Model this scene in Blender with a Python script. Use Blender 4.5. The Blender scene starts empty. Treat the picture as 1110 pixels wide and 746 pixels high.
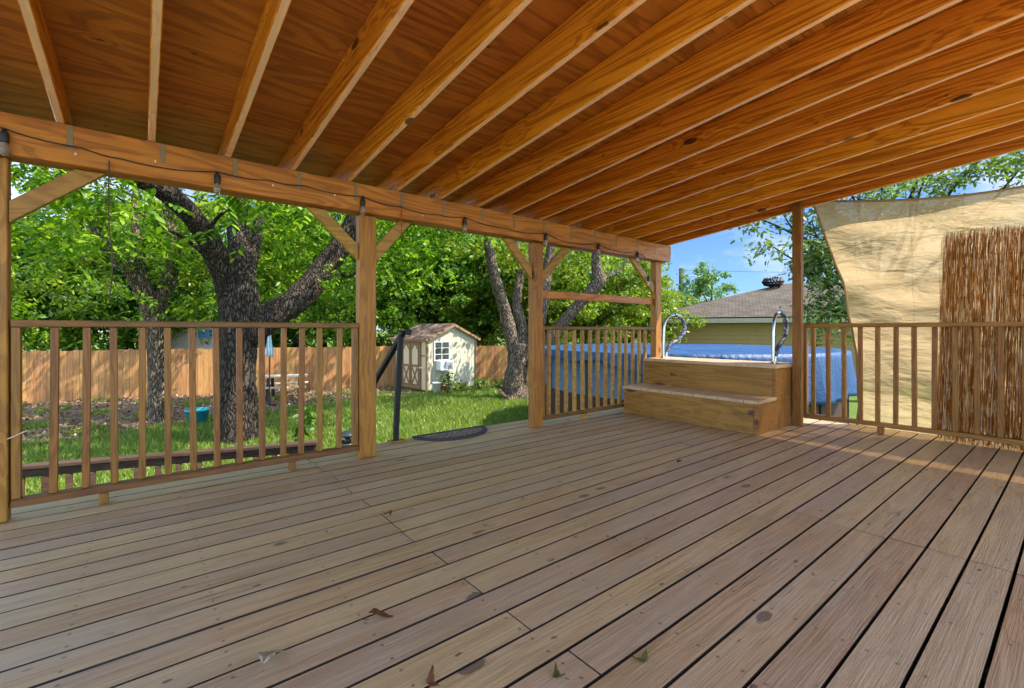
import bpy, bmesh, math, random
import numpy as np
from mathutils import Vector, Matrix
random.seed(7); RNG = np.random.default_rng(11)
C = bpy.context.scene.collection
R = math.radians
EYE = 1.05                       # camera height above the deck; world X runs along the deck boards, Y out to the yard
YAW = math.atan(623/500)         # view direction measured from +X
FX, FY = math.cos(YAW), math.sin(YAW)
G = -1.05                        # yard level below the deck
def P(px, py, D):                # point seen at photo pixel, D metres deep
    t = (px-555)/500.0
    return Vector(((FX+t*FY)*D, (FY-t*FX)*D, EYE+(358-py)/500.0*D))
def PG(px, D, z=G):
    v = P(px, 358, D); v.z = z; return v

# ------------------------------------------------------------------ materials
MATS = {}
class NT:
    def __init__(s, name):
        s.m = bpy.data.materials.new(name); s.m.use_nodes = True
        s.t = s.m.node_tree; s.t.nodes.clear(); MATS[name] = s.m
    def n(s, typ, **kw):
        nd = s.t.nodes.new(typ)
        for k, v in kw.items():
            if k.startswith('i_'):
                key = k[2:].replace('_', ' ')
                nd.inputs[key].default_value = v
            else: setattr(nd, k, v)
        return nd
    def l(s, a, b): s.t.links.new(a, b)
    def math(s, op, a, b=None, c=None, clamp=False):
        nd = s.t.nodes.new('ShaderNodeMath'); nd.operation = op; nd.use_clamp = clamp
        for i, v in enumerate((a, b, c)):
            if v is None: continue
            if isinstance(v, (int, float)): nd.inputs[i].default_value = v
            else: s.l(v, nd.inputs[i])
        return nd.outputs[0]
    def mix(s, fac, a, b, mode='MIX'):
        nd = s.t.nodes.new('ShaderNodeMix'); nd.data_type = 'RGBA'; nd.blend_type = mode
        for i, v in ((0, fac), (6, a), (7, b)):
            if isinstance(v, (int, float)): nd.inputs[i].default_value = v
            elif isinstance(v, tuple): nd.inputs[i].default_value = v if len(v) == 4 else v+(1,)
            else: s.l(v, nd.inputs[i])
        return nd.outputs[2]
    def ramp(s, fac, stops):
        nd = s.t.nodes.new('ShaderNodeValToRGB'); s.l(fac, nd.inputs[0])
        e = nd.color_ramp.elements
        while len(e) < len(stops): e.new(0.5)
        for el, (p, c) in zip(e, stops):
            el.position = p; el.color = (c, c, c, 1) if isinstance(c, (int, float)) else tuple(c)+(1,)
        return nd.outputs[0]
    def noise(s, vec, scale, detail=3, rough=0.55, dist=0.0):
        nd = s.n('ShaderNodeTexNoise', i_Scale=scale, i_Detail=detail, i_Roughness=rough, i_Distortion=dist)
        if vec is not None: s.l(vec, nd.inputs['Vector'])
        return nd.outputs['Fac']
    def out(s, shader):
        o = s.n('ShaderNodeOutputMaterial'); s.l(shader, o.inputs['Surface']); return s.m
    def princ(s, color, rough=0.6, metal=0.0, spec=0.5, bump=None, bstr=0.3, bdist=0.01):
        p = s.n('ShaderNodeBsdfPrincipled')
        for key, v in (('Base Color', color), ('Roughness', rough), ('Metallic', metal), ('Specular IOR Level', spec)):
            if isinstance(v, tuple): p.inputs[key].default_value = v if len(v) == 4 else v+(1,)
            elif isinstance(v, (int, float)): p.inputs[key].default_value = v
            else: s.l(v, p.inputs[key])
        if bump is not None:
            b = s.n('ShaderNodeBump', i_Strength=bstr, i_Distance=bdist); s.l(bump, b.inputs['Height']); s.l(b.outputs[0], p.inputs['Normal'])
        return p.outputs[0]

def island_vec(k, amp=40.0):
    """object coordinates shifted by a random amount for every separate board"""
    tc = k.n('ShaderNodeTexCoord'); g = k.n('ShaderNodeNewGeometry'); oi = k.n('ShaderNodeObjectInfo')
    r = k.math('ADD', g.outputs['Random Per Island'], k.math('MULTIPLY', oi.outputs['Random'], 3.71))
    cx = k.n('ShaderNodeCombineXYZ')
    k.l(k.math('MULTIPLY', r, amp), cx.inputs[0]); k.l(k.math('MULTIPLY', r, amp*1.7), cx.inputs[1]); k.l(k.math('MULTIPLY', r, amp*0.6), cx.inputs[2])
    add = k.n('ShaderNodeVectorMath', operation='ADD'); k.l(tc.outputs['Object'], add.inputs[0]); k.l(cx.outputs[0], add.inputs[1])
    return add.outputs[0], k.math('FRACT', k.math('MULTIPLY', r, 7.13))

def wood(name, dark, light, axis, rings=7.0, ring_scale=5.0, knot=(0.05, 0.02, 0.012), knot_scale=2.2, knot_amt=1.0,
         rough=0.5, vary=0.25, weather=0.0, wcol=(0.2, 0.19, 0.18), spec=0.4, stretch=0.09, knot_size=0.10, ring_str=0.6, bstr=0.25, edge=None, side=None, knot_keep=0.45, checks=0.5, specks=0.0, screws=False):
    k = NT(name); vec, rnd = island_vec(k)
    def mapped(st, gs=1.0):
        m = k.n('ShaderNodeMapping'); sc = [gs]*3; sc[axis] = st*gs
        m.inputs['Scale'].default_value = sc; k.l(vec, m.inputs['Vector']); return m.outputs[0]
    vo = k.n('ShaderNodeTexVoronoi', i_Scale=knot_scale, i_Randomness=1.0); k.l(mapped(0.45), vo.inputs['Vector'])
    kd = vo.outputs['Distance']
    sp = k.n('ShaderNodeSeparateColor'); k.l(vo.outputs['Color'], sp.inputs[0])
    keep = k.math('GREATER_THAN', sp.outputs[0], knot_keep)
    wob = k.math('MULTIPLY', k.math('SUBTRACT', k.noise(vec, 22, 3), 0.5), knot_size*0.8)
    kdw = k.math('ADD', kd, wob)
    kmask = k.math('MULTIPLY', k.ramp(kdw, [(knot_size*0.72, 1.0), (knot_size*0.92, 0.0)]), keep)
    kmask = k.math('MULTIPLY', kmask, knot_amt)
    halo = k.math('MULTIPLY', k.ramp(kdw, [(knot_size*0.8, 1.0), (knot_size*3.2, 0.0)]), keep)
    base = k.noise(mapped(stretch), ring_scale, 2, 0.5, 0.4)
    base = k.math('ADD', base, k.math('MULTIPLY', halo, 0.16))
    ring = k.math('PINGPONG', k.math('MULTIPLY', base, rings), 0.5)
    ring = k.math('MULTIPLY', ring, 2.0)
    ring = k.ramp(ring, [(0.0, 0.0), (0.5, 0.22), (0.72, 0.95), (1.0, 0.8)])
    fine = k.ramp(k.noise(mapped(0.022), 150, 4, 0.7), [(0.36, 0.0), (0.64, 1.0)])
    f = k.math('ADD', k.math('MULTIPLY', ring, ring_str), k.math('MULTIPLY', fine, 1.0-ring_str))
    col = k.mix(f, light, dark)
    blot = k.noise(mapped(0.5), 3.0, 4, 0.6)
    hv = k.n('ShaderNodeHueSaturation'); k.l(col, hv.inputs['Color'])
    val = k.math('ADD', k.math('MULTIPLY', k.math('SUBTRACT', rnd, 0.5), 2*vary), k.math('ADD', 0.75, k.math('MULTIPLY', blot, 0.5)))
    k.l(val, hv.inputs['Value'])
    k.l(k.math('ADD', 0.492, k.math('MULTIPLY', rnd, 0.016)), hv.inputs['Hue'])
    c = hv.outputs[0]
    if weather > 0:
        w = k.noise(mapped(0.3), 2.6, 5, 0.65)
        c = k.mix(k.math('MULTIPLY', k.ramp(w, [(0.38, 0.0), (0.72, 1.0)]), weather), c, wcol)
    if side:                                  # darker tint on every face that does not point up
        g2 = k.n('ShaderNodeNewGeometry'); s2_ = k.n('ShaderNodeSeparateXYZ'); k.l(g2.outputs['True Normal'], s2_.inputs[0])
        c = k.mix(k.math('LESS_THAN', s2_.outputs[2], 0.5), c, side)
    if edge:                                  # bright lit undersides put into the colour: paler tint on downward faces
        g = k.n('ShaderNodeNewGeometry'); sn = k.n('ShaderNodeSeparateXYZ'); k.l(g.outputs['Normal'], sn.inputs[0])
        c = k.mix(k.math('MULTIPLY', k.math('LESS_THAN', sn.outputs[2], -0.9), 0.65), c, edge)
    c = k.mix(k.math('MULTIPLY', kmask, 0.9), c, knot)
    if checks > 0:                            # drying checks: thin dark cracks along the grain
        ck = k.noise(mapped(0.03), 26, 3, 0.55)
        ckm = k.ramp(k.math('ABSOLUTE', k.math('SUBTRACT', ck, 0.5)), [(0.0, 1.0), (0.014, 0.0)])
        gate = k.ramp(k.noise(mapped(0.25), 3.5, 2), [(0.54, 0.0), (0.62, 1.0)])
        c = k.mix(k.math('MULTIPLY', k.math('MULTIPLY', ckm, gate), checks), c, knot)
    if specks > 0:                            # small dark flaws, dirt and nail points
        v2 = k.n('ShaderNodeTexVoronoi', i_Scale=7.5, i_Randomness=1.0); k.l(mapped(0.55), v2.inputs['Vector'])
        d2 = k.math('ADD', v2.outputs['Distance'], k.math('MULTIPLY', k.math('SUBTRACT', k.noise(vec, 60, 2), 0.5), 0.09))
        c = k.mix(k.math('MULTIPLY', k.ramp(d2, [(0.045, 1.0), (0.075, 0.0)]), specks), c, tuple(v*0.6 for v in knot))
    if screws:                                # rows of screw heads over the joists, two per board
        g3 = k.n('ShaderNodeNewGeometry'); s3_ = k.n('ShaderNodeSeparateXYZ'); k.l(g3.outputs['Position'], s3_.inputs[0])
        fx = k.math('SUBTRACT', k.math('FRACT', k.math('DIVIDE', k.math('ADD', s3_.outputs[0], 1.63), 0.41)), 0.5)
        dxs = k.math('MULTIPLY', fx, 0.41)
        u = k.math('FRACT', k.math('DIVIDE', k.math('SUBTRACT', 4.117, s3_.outputs[1]), 0.1455))
        dys = k.math('MULTIPLY', k.math('SUBTRACT', k.math('ABSOLUTE', k.math('SUBTRACT', u, 0.46)), 0.27), 0.1455)
        rad = k.math('SQRT', k.math('ADD', k.math('MULTIPLY', dxs, dxs), k.math('MULTIPLY', dys, dys)))
        c = k.mix(k.ramp(rad, [(0.0036, 0.75), (0.0056, 0.0)]), c, (0.035, 0.026, 0.02))
    bump = k.math('SUBTRACT', k.math('ADD', fine, k.math('MULTIPLY', ring, 0.5)), kmask)
    rr = k.math('ADD', rough-0.12, k.math('MULTIPLY', k.noise(mapped(0.2), 6, 3), 0.24))
    return k.out(k.princ(c, rr, 0, spec, bump, bstr, 0.003))

def plain(name, col, rough=0.5, metal=0.0, spec=0.5, nscale=8.0, namt=0.25, bstr=0.1):
    k = NT(name); tc = k.n('ShaderNodeTexCoord')
    n = k.noise(tc.outputs['Object'], nscale, 5, 0.6)
    lo = tuple(c*(1-namt) for c in col); hi = tuple(min(1, c*(1+namt)) for c in col)
    n2 = k.noise(tc.outputs['Object'], nscale*9, 2)
    return k.out(k.princ(k.mix(n, lo, hi), rough, metal, spec, n2, bstr, 0.004))

def leafmat(name, cols, trans=0.45, rough=0.45):
    k = NT(name); g = k.n('ShaderNodeNewGeometry'); oi = k.n('ShaderNodeObjectInfo')
    r = k.math('FRACT', k.math('ADD', g.outputs['Random Per Island'], k.math('MULTIPLY', oi.outputs['Random'], 0.2)))
    n = len(cols)
    c = k.ramp(r, [(i/(n-1), cols[i]) for i in range(n)])
    hv = k.n('ShaderNodeHueSaturation'); k.l(c, hv.inputs['Color'])
    k.l(k.math('ADD', 0.485, k.math('MULTIPLY', oi.outputs['Random'], 0.03)), hv.inputs['Hue'])
    p = k.princ(hv.outputs[0], rough, 0, 0.35)
    t = k.n('ShaderNodeBsdfTranslucent')
    k.l(k.mix(1.0, hv.outputs[0], (1.25, 1.35, 0.45), 'MULTIPLY'), t.inputs['Color'])
    mx = k.n('ShaderNodeMixShader', i_Fac=trans); k.l(p, mx.inputs[1]); k.l(t.outputs[0], mx.inputs[2])
    return k.out(mx.outputs[0])

# honey coloured roof timber (grain along Y, X, Z)
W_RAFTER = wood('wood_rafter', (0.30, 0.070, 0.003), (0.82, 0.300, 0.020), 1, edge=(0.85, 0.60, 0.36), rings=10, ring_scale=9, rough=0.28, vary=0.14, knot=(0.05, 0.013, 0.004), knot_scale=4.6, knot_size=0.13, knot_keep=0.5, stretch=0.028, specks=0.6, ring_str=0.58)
W_BEAM = wood('wood_beam', (0.22, 0.064, 0.004), (0.47, 0.178, 0.015), 0, rings=9, ring_scale=6, rough=0.5, vary=0.06, knot_scale=4.0, knot_size=0.12, specks=0.5)
W_POST = wood('wood_post', (0.18, 0.066, 0.005), (0.35, 0.150, 0.016), 2, rings=8, ring_scale=9, rough=0.55, vary=0.08, knot_scale=6.5, knot_size=0.16, knot_keep=0.4, specks=0.4)
W_BRACE = wood('wood_brace', (0.20, 0.095, 0.014), (0.36, 0.195, 0.036), 0, rings=7, ring_scale=7, stretch=0.3, rough=0.55, vary=0.1, knot_scale=4, knot_size=0.08)
W_PLY = wood('wood_plywood', (0.19, 0.050, 0.004), (0.50, 0.17, 0.016), 0, rings=9, ring_scale=3.4, rough=0.5, vary=0.10, knot_scale=4.5, knot_size=0.06, stretch=0.18, ring_str=0.5, knot_amt=1.0, specks=0.9, checks=0.3)
W_RAIL = wood('wood_rail', (0.09, 0.031, 0.004), (0.175, 0.072, 0.010), 0, rings=7, ring_scale=10, rough=0.5, vary=0.08, knot_scale=5, knot_size=0.08)
W_RAILY = wood('wood_rail_side', (0.15, 0.056, 0.007), (0.28, 0.122, 0.018), 1, rings=7, ring_scale=10, rough=0.5, vary=0.08, knot_scale=5, knot_size=0.08)
W_BAL = wood('wood_baluster', (0.13, 0.046, 0.004), (0.26, 0.110, 0.013), 2, rings=7, ring_scale=14, rough=0.5, vary=0.12, knot_scale=5, knot_size=0.06)
W_STEP = wood('wood_step', (0.17, 0.068, 0.008), (0.29, 0.135, 0.024), 1, rings=8, ring_scale=6, rough=0.5, vary=0.10, knot_scale=4.6, knot_size=0.21, knot_keep=0.25, checks=0.7, specks=0.4)
W_TREAD = wood('wood_tread', (0.38, 0.225, 0.105), (0.54, 0.37, 0.21), 0, rings=6, ring_scale=8, rough=0.42, vary=0.10, knot_scale=3, knot_size=0.07, ring_str=0.4, weather=0.3, wcol=(0.46, 0.36, 0.28))
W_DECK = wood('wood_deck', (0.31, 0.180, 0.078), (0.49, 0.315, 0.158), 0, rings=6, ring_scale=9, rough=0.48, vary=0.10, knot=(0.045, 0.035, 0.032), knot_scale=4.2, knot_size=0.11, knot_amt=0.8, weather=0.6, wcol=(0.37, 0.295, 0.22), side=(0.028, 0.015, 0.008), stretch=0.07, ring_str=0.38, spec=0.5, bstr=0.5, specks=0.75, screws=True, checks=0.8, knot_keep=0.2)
W_FENCE = wood('wood_fence', (0.27, 0.105, 0.026), (0.48, 0.23, 0.07), 2, rings=5, ring_scale=9, rough=0.7, vary=0.16, knot_scale=4, knot_size=0.07, weather=0.45, wcol=(0.22, 0.13, 0.07))
W_DARK = wood('wood_dark', (0.04, 0.020, 0.011), (0.095, 0.050, 0.028), 0, rings=6, ring_scale=9, rough=0.75, spec=0.2, weather=0.3, wcol=(0.10, 0.078, 0.06))
M_TIE = plain('galvanised', (0.20, 0.14, 0.075), 0.5, 0.4)
M_CHROME = plain('chrome', (0.42, 0.42, 0.44), 0.25, 1.0, nscale=4, namt=0.1)
M_BLACK = plain('black_paint', (0.008, 0.008, 0.009), 0.6, spec=0.3)
M_CORD = plain('black_cord', (0.012, 0.011, 0.011), 0.6)
M_PIPEWRAP = None
def glassmat():
    k = NT('bulb_glass'); p = k.n('ShaderNodeBsdfPrincipled')
    p.inputs['Base Color'].default_value = (0.9, 0.86, 0.78, 1); p.inputs['Roughness'].default_value = 0.08
    p.inputs['Transmission Weight'].default_value = 0.85; p.inputs['IOR'].default_value = 1.3
    return k.out(p.outputs[0])
M_BULB = glassmat()
M_WHITE = plain('white_plastic', (0.72, 0.72, 0.70), 0.45)
M_TEAL = plain('teal_pot', (0.02, 0.27, 0.33), 0.4)
M_TERRA = plain('terracotta', (0.42, 0.14, 0.06), 0.8)
M_SOIL = plain('soil', (0.04, 0.028, 0.02), 0.95)
M_BLUEPL = plain('blue_plastic', (0.05, 0.20, 0.42), 0.4)
M_CREAM = plain('shed_siding_cream', (0.64, 0.50, 0.31), 0.7, nscale=3, namt=0.10)
M_SAGE = plain('shed_siding_sage', (0.42, 0.385, 0.28), 0.75, nscale=3, namt=0.12)
M_TAN = plain('shed_trim_tan', (0.22, 0.12, 0.05), 0.7)
M_OLIVE = plain('house_siding', (0.26, 0.17, 0.048), 0.75, nscale=2, namt=0.12)
M_FASCIA = plain('house_fascia', (0.34, 0.30, 0.20), 0.7)
M_PANE = plain('dark_pane', (0.03, 0.035, 0.04), 0.12, spec=0.8)
M_STRING = plain('pale_string', (0.6, 0.5, 0.36), 0.9)
M_TURBINE = plain('vent_metal', (0.022, 0.018, 0.016), 0.6, 0.3)
M_POLE = plain('weathered_pole', (0.028, 0.021, 0.016), 0.85)
M_LAMP = plain('lamp_grey', (0.25, 0.26, 0.27), 0.5, 0.3)
M_GREYWALL = plain('pale_stucco', (0.44, 0.37, 0.35), 0.9)
M_TABLE = plain('weathered_table', (0.42, 0.34, 0.25), 0.7)
M_TUB = plain('dark_tub', (0.02, 0.024, 0.026), 0.4)
M_STEM = plain('stem_brown', (0.06, 0.045, 0.025), 0.8)
M_REDBEAD = plain('red_bead', (0.45, 0.03, 0.02), 0.35)
M_MAT = plain('rubber_mat', (0.028, 0.03, 0.034), 0.75, nscale=60, namt=0.5, bstr=0.6)
def matfill():
    k = NT('mat_fibre'); tc = k.n('ShaderNodeTexCoord')
    n = k.noise(tc.outputs['Object'], 45, 3, 0.7); n2 = k.noise(tc.outputs['Object'], 160, 2)
    c = k.ramp(n, [(0.35, (0.06, 0.04, 0.03)), (0.55, (0.20, 0.145, 0.10)), (0.7, (0.42, 0.36, 0.28))])
    return k.out(k.princ(c, 0.95, 0, 0.2, n2, 0.8, 0.01))
M_FIBRE = matfill()
def dryleaf(name, col):
    k = NT(name); tc = k.n('ShaderNodeTexCoord')
    n = k.noise(tc.outputs['Object'], 60, 4)
    return k.out(k.princ(k.mix(n, tuple(c*0.55 for c in col), col), 0.75, 0, 0.3, n, 0.4, 0.004))
M_LEAFPALE = dryleaf('leaf_pale', (0.40, 0.32, 0.22)); M_LEAFRUST = dryleaf('leaf_rust', (0.14, 0.045, 0.015)); M_LEAFOLIVE = dryleaf('leaf_olive', (0.11, 0.10, 0.02))
def shingles(name, a, b):
    k = NT(name); tc = k.n('ShaderNodeTexCoord'); vec = tc.outputs['UV']
    br = k.n('ShaderNodeTexBrick', offset=0.5, i_Scale=1.0, i_Mortar_Size=0.012, i_Brick_Width=0.30, i_Row_Height=0.14)
    br.inputs['Color1'].default_value = a+(1,); br.inputs['Color2'].default_value = b+(1,); br.inputs['Mortar'].default_value = tuple(x*0.3 for x in a)+(1,)
    k.l(vec, br.inputs['Vector'])
    n = k.noise(vec, 1.1, 4, 0.6)
    c = k.mix(k.ramp(n, [(0.45, 0.0), (0.65, 0.5)]), br.outputs['Color'], tuple(x*0.55 for x in a))
    sp = k.n('ShaderNodeSeparateXYZ'); k.l(vec, sp.inputs[0])
    saw = k.math('FRACT', k.math('DIVIDE', sp.outputs[1], 0.14))
    return k.out(k.princ(c, 0.9, 0, 0.2, saw, 0.6, 0.02))
M_SHINGLE = shingles('roof_shingles', (0.075, 0.058, 0.042), (0.125, 0.098, 0.073))
M_SHEDROOF = shingles('shed_shingles', (0.13, 0.078, 0.055), (0.25, 0.165, 0.125))
def barkmat(name, lo, hi, sc=9):
    k = NT(name); tc = k.n('ShaderNodeTexCoord')
    m = k.n('ShaderNodeMapping'); m.inputs['Scale'].default_value = (1, 1, 0.22); k.l(tc.outputs['Object'], m.inputs['Vector'])
    n0 = k.n('ShaderNodeTexNoise', i_Scale=sc*0.6, i_Detail=3); k.l(m.outputs[0], n0.inputs['Vector'])
    ad = k.n('ShaderNodeVectorMath', operation='MULTIPLY_ADD'); k.l(n0.outputs['Color'], ad.inputs[0]); ad.inputs[1].default_value = (0.2, 0.2, 0.2); k.l(m.outputs[0], ad.inputs[2])
    vo = k.n('ShaderNodeTexVoronoi', feature='DISTANCE_TO_EDGE', i_Scale=sc*2.4); k.l(ad.outputs[0], vo.inputs['Vector'])
    d = k.ramp(vo.outputs['Distance'], [(0.0, 0.0), (0.22, 1.0)])
    n = k.noise(m.outputs[0], sc*4, 5, 0.7)
    f = k.math('MULTIPLY', d, k.math('ADD', 0.45, k.math('MULTIPLY', n, 0.8)))
    c = k.mix(f, lo, hi)
    return k.out(k.princ(c, 0.95, 0, 0.15, f, 1.0, 0.05))
M_BARKD = barkmat('bark_dark', (0.010, 0.008, 0.006), (0.095, 0.070, 0.050))
M_BARKG = barkmat('bark_grey', (0.04, 0.028, 0.018), (0.30, 0.22, 0.15), 10)
L_NEAR = leafmat('leaves_near', [(0.040, 0.105, 0.006), (0.090, 0.19, 0.010), (0.17, 0.28, 0.014), (0.30, 0.39, 0.024)], 0.5)
L_BG = leafmat('leaves_far', [(0.030, 0.085, 0.006), (0.080, 0.165, 0.010), (0.16, 0.26, 0.016), (0.30, 0.37, 0.03)], 0.42)
L_YEL = leafmat('leaves_yellow', [(0.06, 0.13, 0.012), (0.11, 0.19, 0.015), (0.18, 0.24, 0.018), (0.27, 0.28, 0.02)], 0.45)
L_PALE = leafmat('leaves_pale', [(0.06, 0.12, 0.03), (0.10, 0.17, 0.04), (0.15, 0.22, 0.06)], 0.4)
L_DARKG = leafmat('leaves_dark', [(0.025, 0.075, 0.007), (0.06, 0.14, 0.012), (0.13, 0.22, 0.02)], 0.4)
L_GRASS = leafmat('grass_blades', [(0.075, 0.145, 0.015), (0.13, 0.21, 0.022), (0.21, 0.27, 0.035), (0.33, 0.30, 0.10)], 0.4)

def tarpmat():
    k = NT('blue_tarp'); tc = k.n('ShaderNodeTexCoord'); vec = tc.outputs['Object']
    n = k.noise(vec, 1.6, 4, 0.6); w = k.n('ShaderNodeTexWave', i_Scale=3.2, i_Distortion=4.0, i_Detail=2.0); k.l(vec, w.inputs['Vector'])
    c = k.mix(n, (0.005, 0.028, 0.095), (0.014, 0.065, 0.16))
    n2 = k.noise(vec, 14, 4, 0.6, 1.0)
    b = k.math('ADD', k.math('MULTIPLY', w.outputs['Fac'], 0.25), n2)
    wv = k.n('ShaderNodeTexChecker', i_Scale=160)
    return k.out(k.princ(c, 0.5, 0, 0.35, b, 0.35, 0.05))
M_TARP = tarpmat()
M_POOLWALL = plain('pool_wall', (0.065, 0.115, 0.18), 0.55, nscale=5, namt=0.2)
M_SKIRT = plain('pool_skirting', (0.045, 0.020, 0.011), 0.7, spec=0.3, nscale=5, namt=0.3)
def sailmat():
    k = NT('sail_cloth'); tc = k.n('ShaderNodeTexCoord'); vec = tc.outputs['Object']
    m = k.n('ShaderNodeMapping'); m.inputs['Scale'].default_value = (1, 0.25, 1.0); k.l(vec, m.inputs['Vector'])
    n = k.noise(m.outputs[0], 7, 5, 0.65); wv = k.noise(m.outputs[0], 220, 2)
    sx = k.n('ShaderNodeSeparateXYZ'); k.l(vec, sx.inputs[0])
    c = k.mix(n, (0.40, 0.285, 0.145), (0.54, 0.40, 0.22))
    for ofs, st in ((0.55, 0.75), (0.0, 0.42)):        # stitched seams down the cloth
        fr = k.math('ABSOLUTE', k.math('SUBTRACT', k.math('FRACT', k.math('DIVIDE', k.math('ADD', sx.outputs[1], 10+ofs), st*2)), 0.5))
        c = k.mix(k.math('MULTIPLY', k.math('LESS_THAN', fr, 0.004), 0.35), c, (0.30, 0.19, 0.08))
    m2 = k.n('ShaderNodeMapping'); m2.inputs['Scale'].default_value = (1, 1.0, 2.6); m2.inputs['Rotation'].default_value = (0.45, 0, 0); k.l(vec, m2.inputs['Vector'])
    cr = k.noise(m2.outputs[0], 2.3, 4, 0.5, 0.3)
    hgt = k.math('ADD', k.math('MULTIPLY', cr, 2.0), k.math('ADD', k.math('MULTIPLY', n, .4), k.math('MULTIPLY', wv, 0.1)))
    d = k.princ(c, 0.8, 0, 0.2, hgt, 0.8, 0.04)
    bp = k.n('ShaderNodeBump', i_Strength=0.9, i_Distance=0.05); k.l(hgt, bp.inputs['Height'])
    t = k.n('ShaderNodeBsdfTranslucent'); k.l(c, t.inputs['Color']); k.l(bp.outputs[0], t.inputs['Normal'])
    mx = k.n('ShaderNodeMixShader', i_Fac=0.55); k.l(d, mx.inputs[1]); k.l(t.outputs[0], mx.inputs[2])
    tr = k.n('ShaderNodeBsdfTransparent'); tr.inputs[0].default_value = (1.0, 0.80, 0.50, 1)      # open knitted mesh lets some sun through
    m3 = k.n('ShaderNodeMixShader', i_Fac=0.17); k.l(mx.outputs[0], m3.inputs[1]); k.l(tr.outputs[0], m3.inputs[2]); mx = m3
    return k.out(mx.outputs[0])
M_SAIL = sailmat()
M_SAILHEM = plain('sail_hem', (0.30, 0.20, 0.10), 0.8)
def reedmat():
    k = NT('reeds'); g = k.n('ShaderNodeNewGeometry'); tc = k.n('ShaderNodeTexCoord')
    c = k.ramp(g.outputs['Random Per Island'], [(0.0, (0.20, 0.068, 0.012)), (0.40, (0.38, 0.125, 0.016)), (0.68, (0.52, 0.215, 0.04)), (0.82, (0.60, 0.36, 0.14)), (1.0, (0.78, 0.66, 0.48))])
    m = k.n('ShaderNodeMapping'); m.inputs['Scale'].default_value = (60, 60, 9); k.l(tc.outputs['Object'], m.inputs['Vector'])
    n = k.noise(m.outputs[0], 1.0, 2)
    c = k.mix(k.ramp(n, [(0.48, 0.0), (0.62, 0.6)]), c, (0.16, 0.05, 0.012))
    c = k.mix(k.ramp(n, [(0.34, 0.75), (0.41, 0.0)]), c, (0.74, 0.60, 0.42))
    return k.out(k.princ(c, 0.9, 0, 0.08))
M_REED = reedmat()
def wrapmat():
    k = NT('padded_wrap'); tc = k.n('ShaderNodeTexCoord')
    n = k.noise(tc.outputs['Object'], 22, 3, 0.6, 1.5)
    c = k.ramp(n, [(0.50, (0.03, 0.035, 0.06)), (0.56, (0.12, 0.15, 0.24)), (0.66, (0.5, 0.5, 0.52))])
    return k.out(k.princ(c, 0.4, 0, 0.5, n, 0.5, 0.01))
M_PIPEWRAP = wrapmat()
def umbmat():
    k = NT('umbrella_cloth'); tc = k.n('ShaderNodeTexCoord')
    w = k.n('ShaderNodeTexWave', i_Scale=5.0, i_Distortion=2.0); k.l(tc.outputs['Object'], w.inputs['Vector'])
    c = k.ramp(w.outputs['Fac'], [(0.4, (0.12, 0.38, 0.62)), (0.6, (0.7, 0.78, 0.82))])
    return k.out(k.princ(c, 0.7))
M_UMB = umbmat()
# fence line in the yard
FENCE = [Vector((-9.5, 21.2, G)), Vector((-2.73, 19.2, G)), Vector((7.0, 16.35, G)), Vector((10.86, 14.15, G)), Vector((16.0, 11.2, G))]
def dirt_amount(x, y):
    """bare mulch along the fence: 1 near the fence, 0 on the lawn (numpy)"""
    d = (16.35-0.295*(x-7.0)) - y            # distance in front of the back fence
    wid = np.clip(7.0 - 0.55*(x+1.5), 1.6, 8.0)
    return np.clip((wid-d)/1.2+0.5, 0, 1)
def groundmat():
    k = NT('yard_ground'); g = k.n('ShaderNodeNewGeometry'); sp = k.n('ShaderNodeSeparateXYZ'); k.l(g.outputs['Position'], sp.inputs[0])
    X, Y = sp.outputs[0], sp.outputs[1]; pos = g.outputs['Position']
    d = k.math('SUBTRACT', k.math('SUBTRACT', 16.35, k.math('MULTIPLY', k.math('SUBTRACT', X, 7.0), 0.295)), Y)
    wid = k.math('MINIMUM', k.math('MAXIMUM', k.math('SUBTRACT', 7.0, k.math('MULTIPLY', k.math('ADD', X, 1.5), 0.55)), 1.6), 8.0)
    f = k.math('ADD', k.math('DIVIDE', k.math('SUBTRACT', wid, d), 1.2), 0.5)
    f = k.math('ADD', f, k.math('MULTIPLY', k.math('SUBTRACT', k.noise(pos, 0.8, 4, 0.6), 0.5), 3.0), clamp=True)
    far = k.math('LESS_THAN', d, -3.0)
    n1 = k.noise(pos, 5, 6, 0.7); n2 = k.noise(pos, 38, 3, 0.7)
    grass = k.mix(n1, (0.05, 0.105, 0.015), (0.14, 0.20, 0.035)); grass = k.mix(k.ramp(n2, [(0.45, 0.0), (0.7, 0.6)]), grass, (0.13, 0.11, 0.05))
    mul = k.mix(n1, (0.19, 0.105, 0.062), (0.42, 0.27, 0.18)); mul = k.mix(k.ramp(n2, [(0.5, 0.0), (0.62, 0.8)]), mul, (0.07, 0.035, 0.02))
    mul = k.mix(k.ramp(n2, [(0.30, 0.7), (0.42, 0.0)]), mul, (0.45, 0.33, 0.25))
    c = k.mix(k.math('MULTIPLY', f, k.math('SUBTRACT', 1.0, far)), grass, mul)
    return k.out(k.princ(c, 0.95, 0, 0.1, k.math('ADD', n1, n2), 0.8, 0.05))
M_GROUND = groundmat()

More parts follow.
